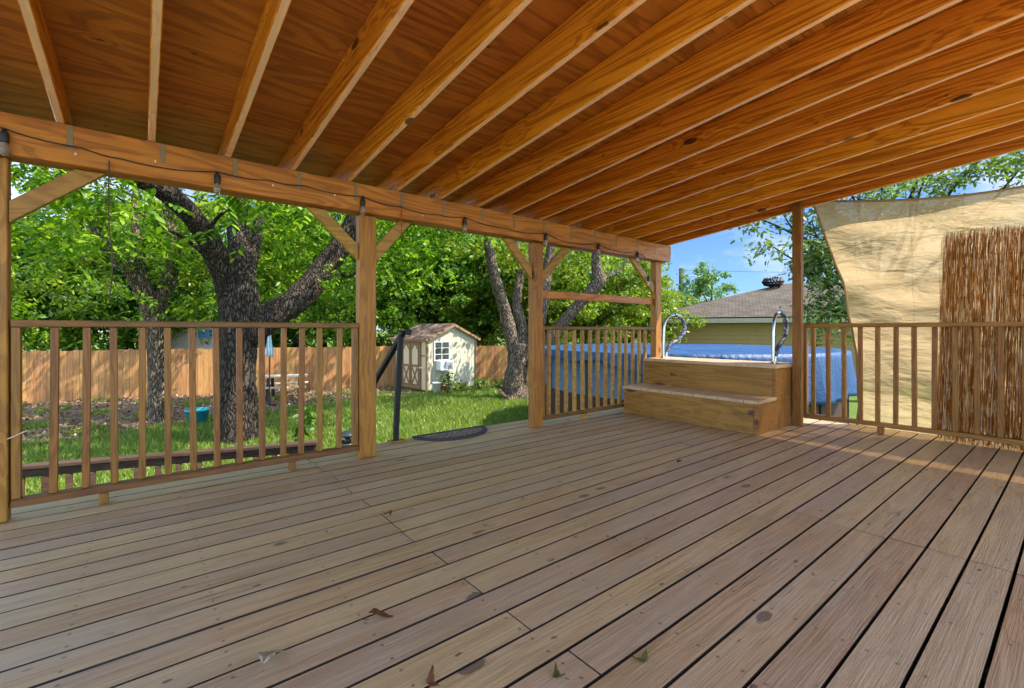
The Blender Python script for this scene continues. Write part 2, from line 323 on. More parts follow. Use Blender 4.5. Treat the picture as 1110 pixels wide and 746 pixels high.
# ------------------------------------------------------------------ mesh helpers
class MB:
    def __init__(s): s.v = []; s.f = []; s.uv = None
    def hexa(s, c):                       # 8 corners: bottom ring 0-3, top ring 4-7
        i = len(s.v); s.v += [Vector(p) for p in c]
        s.f += [(i+3, i+2, i+1, i), (i+4, i+5, i+6, i+7), (i, i+1, i+5, i+4), (i+1, i+2, i+6, i+5), (i+2, i+3, i+7, i+6), (i+3, i, i+4, i+7)]
    def box(s, x0, x1, y0, y1, z0, z1):
        s.hexa([(x0, y0, z0), (x1, y0, z0), (x1, y1, z0), (x0, y1, z0), (x0, y0, z1), (x1, y0, z1), (x1, y1, z1), (x0, y1, z1)])
    def bar(s, a, b, w, h, up=(0, 0, 1)):  # rectangular bar from a to b; w sideways, h along up
        a, b = Vector(a), Vector(b); d = (b-a).normalized(); up = Vector(up)
        sx = d.cross(up).normalized()*(w/2); sy = sx.cross(d).normalized()*(h/2)
        c = [a-sx-sy, a+sx-sy, a+sx+sy, a-sx+sy]; e = [p+(b-a) for p in c]
        s.hexa([c[0], c[1], e[1], e[0], c[3], c[2], e[2], e[3]])
    def poly(s, pts): i = len(s.v); s.v += [Vector(p) for p in pts]; s.f.append(tuple(range(i, i+len(pts))))
    def tube(s, pts, rad, n=8, cap=True, jit=0.0):
        pts = [Vector(p) for p in pts]; m = len(pts)
        if not hasattr(rad, '__len__'): rad = [rad]*m
        ref = Vector((0.31, 0.87, 0.2)); i0 = len(s.v)
        for i, p in enumerate(pts):
            d = (pts[min(i+1, m-1)]-pts[max(i-1, 0)]).normalized()
            x = d.cross(ref); x = x.normalized() if x.length > 1e-4 else Vector((1, 0, 0)); y = d.cross(x).normalized(); ref = -x.cross(d) if False else ref
            for q in range(n):
                a = 2*math.pi*q/n; r = rad[i]*(1+jit*(random.random()-0.5))
                s.v.append(p+x*math.cos(a)*r+y*math.sin(a)*r)
        for i in range(m-1):
            for q in range(n):
                a = i0+i*n+q; b = i0+i*n+(q+1) % n; s.f.append((a, b, b+n, a+n))
        if cap: s.f.append(tuple(i0+q for q in range(n-1, -1, -1))); s.f.append(tuple(i0+(m-1)*n+q for q in range(n)))
    def lathe(s, prof, cx=0, cy=0, n=20):
        i0 = len(s.v)
        for r, z in prof:
            for q in range(n):
                a = 2*math.pi*q/n; s.v.append(Vector((cx+r*math.cos(a), cy+r*math.sin(a), z)))
        for i in range(len(prof)-1):
            for q in range(n):
                a = i0+i*n+q; b = i0+i*n+(q+1) % n; s.f.append((a, b, b+n, a+n))
    def build(s, name, mat, parent=None, smooth=False, bevel=0.0):
        me = bpy.data.meshes.new(name); o = bpy.data.objects.new(name, me); C.objects.link(o)
        off = Vector((0, 0, 0)); q = parent
        while q is not None: off += q.location; q = q.parent
        me.from_pydata([tuple(p-off) for p in s.v], [], s.f)
        bm = bmesh.new(); bm.from_mesh(me); bmesh.ops.recalc_face_normals(bm, faces=bm.faces)
        if bevel > 0:
            bmesh.ops.bevel(bm, geom=list(bm.edges), offset=bevel, segments=1, affect='EDGES', clamp_overlap=True)
        bm.to_mesh(me); bm.free()
        if smooth:
            for p in me.polygons: p.use_smooth = True
        me.materials.append(mat); o.parent = parent
        return o
def tag(o, label=None, cat=None, group=None, kind=None):
    if label: o['label'] = label
    if cat: o['category'] = cat
    if group: o['group'] = group
    if kind: o['kind'] = kind
    return o
def thing(name, label, cat, loc=(0, 0, 0), group=None):
    o = bpy.data.objects.new(name, None); C.objects.link(o); o.location = loc; o.empty_display_size = 0.1
    return tag(o, label, cat, group)
def spline(pts, k=6):
    pts = [Vector(p) for p in pts]; out = []
    for i in range(len(pts)-1):
        p0 = pts[max(i-1, 0)]; p1 = pts[i]; p2 = pts[i+1]; p3 = pts[min(i+2, len(pts)-1)]
        for j in range(k):
            t = j/k; out.append(0.5*((2*p1)+(p2-p0)*t+(2*p0-5*p1+4*p2-p3)*t*t+(3*p1-p0-3*p2+p3)*t**3))
    return out+[pts[-1]]
def lerp_list(r, n):
    return [float(v) for v in np.interp(np.linspace(0, len(r)-1, n), range(len(r)), r)]
def fast_mesh(name, co, nper, mat, parent=None):
    """co: (N, nper, 3) array of separate polygons"""
    n = co.shape[0]; me = bpy.data.meshes.new(name)
    me.vertices.add(n*nper); me.loops.add(n*nper); me.polygons.add(n)
    off = np.zeros(3); q = parent
    while q is not None: off += np.array(q.location); q = q.parent
    me.vertices.foreach_set('co', (co-off).astype(np.float32).ravel())
    me.loops.foreach_set('vertex_index', np.arange(n*nper, dtype=np.int32))
    me.polygons.foreach_set('loop_start', np.arange(0, n*nper, nper, dtype=np.int32))
    me.polygons.foreach_set('loop_total', np.full(n, nper, dtype=np.int32))
    me.update(calc_edges=True); me.validate()
    me.materials.append(mat)
    o = bpy.data.objects.new(name, me); C.objects.link(o); o.parent = parent
    return o
LEAF6 = np.array([(0, 0, 0), (.28, .20, .03), (.68, .17, .01), (1, 0, -.08), (.68, -.17, .01), (.28, -.20, .03)])
LEAF4 = np.array([(0, 0, 0), (.45, .27, .0), (1, 0, -.06), (.45, -.27, .0)])
def leaves(pos, size, tmpl, rng, droop=0.35, up=0.6):
    n = len(pos)
    ang = rng.uniform(0, 2*np.pi, n); el = rng.normal(-droop, 0.45, n)
    d = np.stack([np.cos(ang)*np.cos(el), np.sin(ang)*np.cos(el), np.sin(el)], 1)
    nn = rng.normal(0, 1-up*0.5, (n, 3)); nn[:, 2] += up*1.5
    w = np.cross(nn, d); w /= np.linalg.norm(w, axis=1, keepdims=True)+1e-9
    nn = np.cross(d, w)
    sz = (size*rng.uniform(0.5, 1.45, n))[:, None, None]
    co = pos[:, None, :]+sz*(tmpl[None, :, 0, None]*d[:, None, :]+tmpl[None, :, 1, None]*w[:, None, :]+tmpl[None, :, 2, None]*nn[:, None, :])
    return co
def clump_points(centres, radii, per, rng, flat=0.7):
    out = []
    for c, r in zip(centres, radii):
        v = rng.normal(0, 1, (per, 3)); v /= np.linalg.norm(v, axis=1, keepdims=True)
        v *= (rng.uniform(0, 1, (per, 1))**0.45)*r; v[:, 2] *= flat
        out.append(v+np.array(c))
    return np.concatenate(out)

def sprays(pos, L, nl, lsize, rng):
    """pinnate leaves: nl leaflets along a drooping stalk at every position"""
    n = len(pos); ang = rng.uniform(0, 2*np.pi, n); el = rng.normal(-.25, .4, n)
    d = np.stack([np.cos(ang)*np.cos(el), np.sin(ang)*np.cos(el), np.sin(el)], 1)
    sd_ = np.stack([-np.sin(ang), np.cos(ang), np.zeros(n)], 1); out = []
    sc_ = rng.uniform(.65, 1.3, n)
    for j in range(nl):
        t = (j+1)/nl; sg = (1 if j % 2 else -1) if j < nl-1 else 0
        b = pos+d*(L*t*sc_)[:, None]; b[:, 2] -= .35*L*t*t*sc_
        ld = d*(.55 if sg else 1)+sd_*sg*.85+rng.normal(0, .12, (n, 3)); ld[:, 2] -= .30
        ld /= np.linalg.norm(ld, axis=1, keepdims=True)
        nn = rng.normal(0, .3, (n, 3)); nn[:, 2] += 1
        w = np.cross(nn, ld); w /= np.linalg.norm(w, axis=1, keepdims=True)+1e-9; nn = np.cross(ld, w)
        sz = (lsize*sc_*(1.15-.3*abs(t-.6)))[:, None, None]
        out.append(b[:, None, :]+sz*(LEAF6[None, :, 0, None]*ld[:, None, :]+LEAF6[None, :, 1, None]*w[:, None, :]+LEAF6[None, :, 2, None]*nn[:, None, :]))
    return np.concatenate(out)

# ------------------------------------------------------------------ setting: ground, deck
gm = MB(); N = 14
gm.poly([(-400, -400, G), (600, -400, G), (600, 600, G), (-400, 600, G)])
tag(gm.build('ground', M_GROUND), 'grassy yard with mulch strip along the fence', 'ground', kind='structure')

SP = 0.1455; DY1 = 4.12; DX1 = 6.18
dk = MB()
rows = 40
for i in range(rows):
    y1 = 4.075-i*SP+0.042; y0 = y1-SP+random.uniform(0.0098, 0.0122)
    cuts = [-1.7, 1.06+random.uniform(-.012, .012), DX1] if i % 2 else [-1.7, DX1]
    if i >= 21: cuts = ([-1.7, 1.1+random.uniform(-.012, .012)] if i % 2 else [-1.7])+[2.94+random.uniform(-.01, .01), DX1]
    if i % 5 == 2 and i < 20: cuts = [-1.7, 1.06, 3.9, DX1]
    for a, b in zip(cuts[:-1], cuts[1:]):
        dz = random.uniform(-0.0015, 0.0015)
        dk.box(a+0.0025, b-0.0025, y0, y1, -0.034+dz, dz)
tag(dk.build('deck', W_DECK, None, False, 0.0), 'weathered grey brown plank deck under the timber roof', 'deck', kind='structure')
un = MB()
for x in np.arange(-1.65, 6.1, 0.41): un.box(x, x+0.04, -1.7, 4.05, -0.2, -0.040)
un.box(-1.7, 6.14, 4.055, 4.095, -0.24, -0.040); un.box(6.10, 6.14, -1.7, 4.05, -0.24, -0.040)
for x in (-0.6, 1.45, 3.3, 5.5):
    for y in (-1.3, 1.2, 3.6): un.box(x, x+0.09, y, y+0.09, G, -0.205)
tag(un.build('deck_framing', W_DARK, None, False), 'joists and fascia under the deck boards', 'deck framing', kind='structure')

M_BOUNCE = plain('pale_bounce', (0.52, 0.49, 0.44), 0.9, nscale=2, namt=0.12)  # pale slab added out of view to bounce sun up to the rafters
pa = MB(); pa.box(-7.0, 9.0, -8.0, -1.72, G-.05, -0.05); pa.box(-7.0, -1.75, -1.7, 3.2, G-.05, -0.05)
tag(pa.build('bounce_slab', M_BOUNCE, None, False, .01), 'added unseen pale slab bouncing sunlight up under the timber roof', 'bounce_slab', kind='structure')

# ------------------------------------------------------------------ patio cover
cov = thing('patio_cover', 'honey coloured timber patio roof on posts with exposed sloping rafters and plywood', 'patio roof', (1.45, 3.735, 0))
RD = 0.185                                  # rafter depth
SL = 0.1                                    # roof slope, rising towards the house
def zr(y): return 2.222+SL*(3.62-y)         # underside of rafters
RX = [2.468+0.4064*k for k in range(-9, 8)] + [5.668]
for x in RX:
    b = MB(); y0, y1 = -1.75, 4.12
    b.hexa([(x, y0, zr(y0)), (x+.038, y0, zr(y0)), (x+.038, y1, zr(y1)), (x, y1, zr(y1)), (x, y0, zr(y0)+RD), (x+.038, y0, zr(y0)+RD), (x+.038, y1, zr(y1)+RD), (x, y1, zr(y1)+RD)])
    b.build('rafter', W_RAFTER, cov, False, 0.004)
XL, XR = -1.25, 6.20
ply = MB(); ys = [4.16, 3.42, 2.2, 0.98, -0.24, -1.46, -1.80]
for r_, (ya, yb) in enumerate(zip(ys[:-1], ys[1:])):
    xs = [XL]+[v for v in np.arange(-0.764+(r_ % 2)*1.2192, 6, 2.4384)]+[XR]
    for a, c in zip(xs[:-1], xs[1:]):
        if c-a < 0.05: continue
        p, q = yb+0.002, ya-0.002; e = RD+.002
        ply.hexa([(a+.002, p, zr(p)+e), (c-.002, p, zr(p)+e), (c-.002, q, zr(q)+e), (a+.002, q, zr(q)+e), (a+.002, p, zr(p)+e+.012), (c-.002, p, zr(p)+e+.012), (c-.002, q, zr(q)+e+.012), (a+.002, q, zr(q)+e+.012)])
ply.build('sheathing', W_PLY, cov)
rc = MB(); p, q, e = -1.84, 4.2, RD+.018
rc.hexa([(XL-.03, p, zr(p)+e), (XR+.03, p, zr(p)+e), (XR+.03, q, zr(q)+e), (XL-.03, q, zr(q)+e), (XL-.03, p, zr(p)+e+.02), (XR+.03, p, zr(p)+e+.02), (XR+.03, q, zr(q)+e+.02), (XL-.03, q, zr(q)+e+.02)])
rc.build('roof_covering', M_SHINGLE, cov)
b = MB(); b.box(-1.2, 5.735, 3.62, 3.658, 1.995, 2.218); b.build('beam', W_BEAM, cov, False, 0.004)
b = MB(); b.box(-1.2, 5.730, 3.6605, 3.79, 1.998, 2.216); b.build('beam', W_BEAM, cov, False, 0.004)
POSTS = [(-0.712, -0.572, 3.695, 3.785), (1.38, 1.52, 3.695, 3.785), (3.262, 3.402, 3.695, 3.785), (5.495, 5.63, 3.695, 3.785)]
for x0, x1, y0, y1 in POSTS:
    b = MB(); b.box(x0, x1, y0, y1, 0.002, 1.993); b.build('post', W_POST, cov, False, 0.005)
b = MB(); b.box(5.595, 5.628, 1.945, 2.035, 0.002, zr(2)+0.14); b.box(5.631, 5.664, 1.945, 2.035, 0.002, zr(2)+0.14); b.build('post', W_RAFTER if False else W_BAL, cov, False, 0.004)
b = MB(); b.box(5.575, 5.664, -1.65, -1.51, 0.002, zr(-1.6)+0.13); b.build('post', W_POST, cov, False, 0.005)
def brace(x0, z0, x1, z1, y=3.735):
    b = MB(); a = Vector((x0, y, z0)); c = Vector((x1, y, z1)); d = (c-a).normalized(); nrm = Vector((-d.z, 0, d.x))*0.045
    # mitred ends: vertical against the post, level under the beam
    if True:
        tv = 0.045/abs(d.x); th = 0.045/abs(d.z); sg = 1 if x1 > x0 else -1
        pts = [(x0, z0-tv), (x0, z0+tv), (x1-sg*th, z1), (x1+sg*th, z1)]
        yy0, yy1 = y-0.019, y+0.019
        b.hexa([(pts[0][0], yy0, pts[0][1]), (pts[3][0], yy0, pts[3][1]), (pts[3][0], yy1, pts[3][1]), (pts[0][0], yy1, pts[0][1]),
                (pts[1][0], yy0, pts[1][1]), (pts[2][0], yy0, pts[2][1]), (pts[2][0], yy1, pts[2][1]), (pts[1][0], yy1, pts[1][1])])
    b.build('brace', W_BRACE, cov, False, 0.003)
brace(-0.570, 1.70, -0.235, 1.994, 3.72)
brace(1.378, 1.68, 1.045, 1.993); brace(1.522, 1.68, 1.79, 1.993)
brace(3.260, 1.66, 2.93, 1.993); brace(3.404, 1.62, 3.80, 1.993)
brace(5.493, 1.60, 5.02, 1.993)
for i, x in enumerate(RX):
    if x < -0.9: continue
    t = MB(); sx = x+0.045 if i % 3 else x+0.06
    t.box(sx, sx+0.026, 3.6165, 3.6195, 2.075+0.02*(i % 2), 2.215); t.build('strap', M_TIE, cov)
b = MB(); b.box(3.404, 5.493, 3.742, 3.780, 1.402, 1.490); b.build('cross_rail', W_BEAM, cov, False, 0.004)

# ------------------------------------------------------------------ railings
rl = thing('deck_railing', 'brown wooden railing on the left in front of the big dark tree trunk', 'railing', (0.4, 3.745, 0), 'wooden deck railings')
b = MB(); b.box(-0.565, 1.378, 3.700, 3.772, 1.068, 1.108); b.build('top_rail', W_RAIL, rl, False, 0.004)
b = MB(); b.box(-0.565, 1.378, 3.700, 3.775, 0.070, 0.112); b.build('bottom_rail', W_RAIL, rl, False, 0.004)
for x in [-0.418, -0.280, -0.150, -0.018, 0.114, 0.250, 0.385, 0.520, 0.661, 0.800, 0.923, 1.060, 1.205]:
    b = MB(); tl = random.uniform(-.011, .011); b.bar((x+.02, 3.738, 0.112), (x+.02+tl, 3.738, 1.068), 0.036, 0.036, (0, 1, 0)); b.build('baluster', W_BAL, rl, False, 0.003)
b = MB(); b.box(-0.565, -0.527, 3.715, 3.772, 0.1125, 1.0675); b.build('end_post', W_BAL, rl, False, 0.003)
b = MB(); b.box(1.338, 1.376, 3.715, 3.772, 0.1125, 1.0675); b.build('end_post', W_BAL, rl, False, 0.003)
for x in (-0.20, 0.86):
    b = MB(); b.box(x, x+.042, 3.705, 3.765, 0.002, 0.069); b.build('foot_block', W_BAL, rl, False, 0.003)
rp = thing('deck_railing', 'wooden railing between two posts in front of the blue pool side', 'railing', (4.4, 3.745, 0), 'wooden deck railings')
b = MB(); b.box(3.404, 5.493, 3.705, 3.772, 1.055, 1.093); b.build('top_rail', W_RAIL, rp, False, 0.004)
b = MB(); b.box(3.404, 5.493, 3.705, 3.775, 0.066, 0.106); b.build('bottom_rail', W_RAIL, rp, False, 0.004)
for i in range(14):
    x = 3.52+0.1375*i; b = MB(); b.bar((x, 3.738, 0.106), (x+random.uniform(-.010, .010), 3.738, 1.055), 0.038, 0.038, (0, 1, 0)); b.build('baluster', W_BRACE, rp, False, 0.003)
b = MB(); b.box(3.405, 3.443, 3.71, 3.772, 0.1065, 1.0545); b.build('end_post', W_BAL, rp, False, 0.003)
b = MB(); b.box(4.06, 4.13, 3.71, 3.765, 0.002, 0.065); b.build('foot_block', W_BRACE, rp, False, 0.003)
rr_ = thing('deck_railing', 'wooden railing on the right in front of the tan shade sail', 'railing', (5.84, 1.0, 0), 'wooden deck railings')
b = MB(); b.box(5.80, 5.872, -1.50, 2.03, 1.080, 1.122); b.build('top_rail', W_RAILY, rr_, False, 0.004)
b = MB(); b.box(5.80, 5.872, -1.50, 2.03, 0.074, 0.116); b.build('bottom_rail', W_RAILY, rr_, False, 0.004)
for i in range(23):
    y = 1.905-0.1435*i; b = MB(); b.bar((5.84, y, 0.116), (5.84, y+random.uniform(-.006, .006), 1.080), 0.038, 0.038, (0, 1, 0)); b.build('baluster', W_BAL, rr_, False, 0.003)
b = MB(); b.box(5.805, 5.868, 1.965, 2.026, 0.1165, 1.0795); b.build('end_post', W_BAL, rr_, False, 0.003)
b = MB(); b.box(5.81, 5.865, 1.28, 1.33, 0.002, 0.073); b.build('foot_block', W_BAL, rr_, False, 0.003)

# ------------------------------------------------------------------ steps up to the pool
st = thing('pool_steps', 'two tier wooden box steps leading from the deck to the covered pool', 'steps', (5.25, 2.95, 0))
X0, X1, X2, YA, YB, Z1, Z2 = 4.775, 5.215, 5.80, 2.052, 3.685, 0.345, 0.678
def tierbox(x0, x1, z0, z1, nm):
    b = MB(); b.box(x0, x0+.036, YA+.037, YB-.002, z0+.002, z1-.036); b.box(x0, x1, YA, YA+.036, z0+.002, z1-.036); b.box(x0+.037, x1, YB-.04, YB-.003, z0+.002, z1-.038)
    if nm == 'lower_box': b.box(X1+.002, x1, YA+.001, YA+.035, z1-.0365, z1-.001)
    b.build(nm, W_STEP, st, False, 0.003)
tierbox(X0, X2, 0, Z1, 'lower_box')
tierbox(X1, X2, Z1-.002, Z2, 'upper_box')
b = MB(); w = (YB-YA+.02)/12
for i in range(12):
    y = YA-.012+i*w; dz = random.uniform(-.001, .001); b.box(X0-.016+random.uniform(-.005, .004), X1-.002, y+.0025, y+w-.0025, Z1-.035+dz, Z1+dz)
b.build('lower_tread', W_TREAD, st, False, 0.003)
b = MB()
for i in range(4):
    x = X1-.016+i*0.147; b.box(x+.0025, x+.1445, YA-.012, YB+.005, Z2-.035, Z2+random.uniform(-.001, .001))
b.build('upper_tread', W_TREAD, st, False, 0.003)

def grab_rail(y, x, label, lean=0.0):
    t = thing('grab_rail', label, 'grab rail', (x, y, Z2), 'grab rails at the pool steps')
    z = Z2; L = lambda dx, dz: (x+dx, y+lean*dx, z+dz)
    leg = spline([L(0, 0.002), L(.005, .22), L(.02, .44), L(.075, .545), L(.17, .575)], 5)
    b = MB(); b.tube(leg, 0.019, 10); b.build('rail', M_CHROME, t, True)
    arc = spline([L(.17, .575), L(.27, .54), L(.325, .44), L(.31, .33), L(.22, .24), L(.10, .17), L(.055, .09)], 5)
    m = len(arc); b = MB(); b.tube(arc, [0.025+0.003*math.sin(i*1.7) for i in range(m)], 10); b.build('padding', M_PIPEWRAP, t, True)
    b = MB(); b.tube(spline([L(.055, .09), L(.045, .04), L(.045, .002)], 4), 0.019, 10); b.build('rail', M_CHROME, t, True)
    for dx in (0, .045):
        b = MB(); b.lathe([(0.001, z+.003), (.036, z+.003), (.036, z+.012), (.021, z+.014), (.021, z+.03)], x+dx, y+lean*dx, 14); b.build('base_flange', M_CHROME, t, True)
grab_rail(3.52, 5.40, 'chrome grab rail with padded loop beside the corner post', -0.35)
grab_rail(2.16, 5.42, 'chrome grab rail with padded loop beside the right hand roof post', -0.02)

# ------------------------------------------------------------------ pool and its tarp
PC = Vector((9.25, 5.62, 0)); PR = 2.98; PZ = 0.66
pool = thing('swimming_pool', 'round above ground pool with brown wall beyond the deck corner', 'pool', (PC.x, PC.y, G))
b = MB(); n = 64
prof = [(PR-.02, G), (PR-.02, PZ-.04), (PR-.10, PZ-.04), (PR-.10, G+.1), (0.01, G+.1)]
b.lathe(prof, PC.x, PC.y, n); b.build('wall', M_POOLWALL, pool, True)
b = MB(); b.lathe([(PR+.02, G), (PR+.02, -.13), (PR-.018, -.13)], PC.x, PC.y, 72); b.build('skirting', M_SKIRT, pool)
b = MB(); b.lathe([(PR-.12, PZ-.05), (PR+.02, PZ-.05), (PR+.02, PZ-.012), (PR-.12, PZ-.012), (PR-.12, PZ-.05)], PC.x, PC.y, n); b.build('rim', M_FASCIA, pool)
for k in range(14):
    a = 2*math.pi*k/14; d = Vector((math.cos(a), math.sin(a), 0)); p = PC+d*(PR+.02)
    b = MB(); b.bar((p.x, p.y, G), (p.x, p.y, PZ-.055), 0.07, 0.04, (d.x, d.y, 0)); b.build('upright', M_POLE, pool, False, 0.004)
# tarp: top sagging, skirt hanging with folds
tp = MB(); nr, na = 26, 160; rows_ = []
for i in range(nr+1):
    row = []
    for j in range(na):
        a = 2*math.pi*j/na
        if i <= 14:
            r = (PR+.06)*i/14; f = i/14
            z = PZ+.012-.05*(1-f**2)+0.022*math.sin(9*a+3*f)*f*(1-f)*2+0.012*math.sin(23*a+11*f)*(f*(1.05-f))*3
        else:
            f = (i-14)/(nr-14); q_ = 0.5+0.5*math.cos(a-R(-105)); hang = 0.07+0.82*q_**4+0.09*math.sin(5*a+.6)*q_+0.03*math.sin(17*a)*q_+0.02*math.sin(11*a)
            fold = 0.045*math.sin(31*a+2*math.sin(3*a))+0.03*math.sin(57*a)
            r = PR+.075+f*(0.06+fold)+0.02*math.sin(13*a)*f; z = PZ+.012-f*hang
        row.append(Vector((PC.x+r*math.cos(a), PC.y+r*math.sin(a), z)))
    rows_.append(row)
for row in rows_: tp.v += row
for i in range(nr):
    for j in range(na):
        a = i*na+j; c = i*na+(j+1) % na; tp.f.append((a, c, c+na, a+na))
t_ = tp.build('pool_cover', M_TARP, None, True)
sm = t_.modifiers.new('thick', 'SOLIDIFY'); sm.thickness = 0.004
tag(t_, 'blue tarpaulin stretched over the round pool with its edge hanging down', 'tarp')

# ------------------------------------------------------------------ shade sail and reed screen
nu, nv = 60, 56
TLc, TRc = (1.93, 2.52), (-2.2, 2.8); BLc, BRc = (1.60, -0.10), (-1.4, -0.12)
sv = MB()
for i in range(nv+1):
    v = i/nv
    for j in range(nu+1):
        u = j/nu
        # left edge bows inwards, top edge sags
        yl = 1.955+(1.60-1.955)*min(1, v*1.15)-0.12*math.sin(math.pi*min(1, v*1.08))
        y = yl*(1-u)+(-2.2)*u
        zt = 2.515*(1-u)+2.50*u-0.20*math.sin(math.pi*min(1, u*1.25))*(1 if u < .8 else 1)
        zt = 2.515-0.30*math.sin(math.pi*min(.5, u*1.1)) + 0.36*u*u*1.2
        z = zt*(1-v)+(-0.14)*v
        x = 5.93+0.30*v+0.07*math.sin(math.pi*v)*math.sin(math.pi*(0.15+u*.8))
        x += 0.030*math.exp(-u*3.5)*math.sin(22*(v-0.9*u)+2*math.sin(5*u))+0.016*math.sin(38*v+5*math.sin(6*u))*math.exp(-((v-.35)/.3)**2)
        x += 0.010*math.sin(26*v+3*math.sin(4*u*3))*v*(1-.3*u)+0.016*math.sin(9*(u*3.3-v*1.6))*(1-u)*math.sin(math.pi*v)+0.006*math.sin(60*v+5*u)
        sv.v.append(Vector((x, y, z)))
for i in range(nv):
    for j in range(nu):
        a = i*(nu+1)+j; sv.f.append((a, a+1, a+nu+2, a+nu+1))
sail = thing('shade_sail', 'tan fabric shade sail hung behind the right railing', 'shade sail', (5.95, 1.9, 0))
so = sv.build('cloth', M_SAIL, sail, True)
b = MB(); b.tube([sv.v[i*(nu+1)]+Vector((0, .004, 0)) for i in range(nv+1)], 0.011, 6); b.build('hem', M_SAILHEM, sail, True)
b = MB(); b.tube([sv.v[j]+Vector((0, 0, .004)) for j in range(nu+1)], 0.011, 6); b.build('hem', M_SAILHEM, sail, True)
b = MB(); b.tube([sv.v[0], Vector((5.668, 1.99, 2.46))], 0.006, 6); b.build('cord', M_STRING, sail, True)

rd = thing('reed_screen', 'brown reed screen standing against the tan shade sail behind the right railing', 'reed screen', (5.92, 0.2, 0.05))
b = MB(); rng = random.Random(3)
for i in range(2050):
    f = i/2050; yb = 0.895-f*1.75+rng.uniform(-.006, .006); yt = yb-0.045-0.03*f+rng.uniform(-.02, .02)
    z0 = 0.02+rng.uniform(-.03, .07); z1 = 1.93+rng.uniform(-.05, .05)
    xo = rng.uniform(-.012, .012)+0.012*math.sin(f*30)
    nseg = rng.choice((2, 3, 4, 5, 6, 7)); cut = sorted([0, 1]+[rng.random() for _ in range(nseg-1)])
    for c0, c1 in zip(cut[:-1], cut[1:]):
        if rng.random() < 0.30: continue
        q0 = Vector((5.925+xo, yb+(yt-yb)*c0, z0+(z1-z0)*c0)); q1 = Vector((5.925+xo+rng.uniform(-.006, .006), yb+(yt-yb)*c1+rng.uniform(-.011, .011), z0+(z1-z0)*c1))
        mid = (q0+q1)/2+Vector((rng.uniform(-.004, .004), rng.uniform(-.006, .006), 0))
        b.tube([q0, mid, q1], [rng.uniform(.0012, .0024), rng.uniform(.0015, .0027), rng.uniform(.0007, .0017)], 5)
b.build('reeds', M_REED, rd)
b = MB()
for z in (0.2, 0.55, 0.95, 1.35, 1.72): b.tube([(5.918, 0.87-.025*z, z), (5.918, -.8, z)], .0015, 4)
b.build('binding_wire', M_CORD, rd)

# ------------------------------------------------------------------ string lights
sl = thing('string_lights', 'black string of clear bulb lights swagged along the roof beam', 'string lights', (1.4, 3.6, 2.05))
K = [(-0.72, 2.15), (-.57, 2.125), (-.27, 2.095), (-.102, 2.072), (.39, 2.10), (.70, 2.108), (.94, 2.115), (1.37, 2.115), (1.71, 2.085), (2.05, 2.075), (2.33, 2.10), (2.85, 2.06), (3.35, 2.085), (3.8, 2.03), (4.2, 2.08), (4.6, 2.02), (4.95, 2.06), (5.1, 2.02)]
cp = []
for (xa, za), (xb, zb) in zip(K[:-1], K[1:]):
    for j in range(6):
        t = j/6; cp.append((xa+(xb-xa)*t, 3.606+.006*math.sin(9*xa+5*t), za+(zb-za)*t-0.022*4*t*(1-t)*min(1, (xb-xa)*2)))
cp += [(5.1, 3.606, 2.02), (5.16, 3.63, 1.93), (5.25, 3.68, 1.83), (5.36, 3.70, 1.72), (5.46, 3.675, 1.60), (5.49, 3.67, 1.40), (5.47, 3.672, 1.2)]
b = MB(); b.tube(cp, 0.0032, 6); b.build('cord', M_CORD, sl, True)
for x, zc in [(-.57, 2.125), (.39, 2.10), (1.37, 2.115), (2.33, 2.10), (3.35, 2.085), (4.2, 2.08), (4.95, 2.06), (5.30, 1.79)]:
    y = 3.60 if x < 5.2 else 3.68
    t = MB(); t.lathe([(.001, zc-.008), (.010, zc-.008), (.013, zc-.02), (.019, zc-.03), (.019, zc-.075), (.016, zc-.078), (.001, zc-.078)], x, y, 12)
    sk = t.build('socket', M_CORD, sl, True)
    t = MB(); t.lathe([(.001, zc-.0785), (.014, zc-.079), (.018, zc-.095), (.022, zc-.115), (.019, zc-.138), (.009, zc-.148), (.001, zc-.150)], x, y, 12); t.build('bulb', M_BULB, sl, True)
for x, zc in [(-.30, 2.05), (.06, 2.09), (.72, 2.07), (1.15, 2.08), (1.90, 2.04), (2.45, 2.07), (3.55, 2.04), (4.45, 2.02)]:
    t = MB(); t.box(x, x+.010, 3.610, 3.6185, zc, zc+.013); t.build('clip', M_WHITE, sl, False, .003)

hs = MB()
hs.tube(spline([(1.70, 3.60, 2.10), (1.702, 3.60, 1.95), (1.70, 3.60, 1.86)], 4), .002, 5)
bo = thing('bead_string', 'short string of red beads hanging from the beam beside the second post', 'bead string', (1.70, 3.60, 2.1))
hs.build('cord', M_CORD, bo)
b = MB()
for i in range(9):
    z = 2.05-i*.022; b.lathe([(.001, z+.008), (.006, z+.005), (.008, z), (.006, z-.005), (.001, z-.008)], 1.70, 3.60, 8)
b.build('beads', M_REDBEAD, bo, True)
b = MB(); b.tube(spline([(-.15, 3.61, 2.05), (-.152, 3.60, 1.7), (-.135, 3.6, 1.45), (-.15, 3.6, 1.22)], 6), [.004]*19, 5)
tag(b.build('hanging_rope', M_STEM), 'thin dark rope hanging from the beam in front of the leaning tree', 'rope')
b = MB(); b.tube(spline([(-.85, 3.68, .40), (-.7, 3.692, .405), (-.56, 3.7, .46), (-.50, 3.712, .49)], 5), .0028, 5)
tag(b.build('tied_string', M_STRING), 'pale string tied around the left railing end post', 'string')

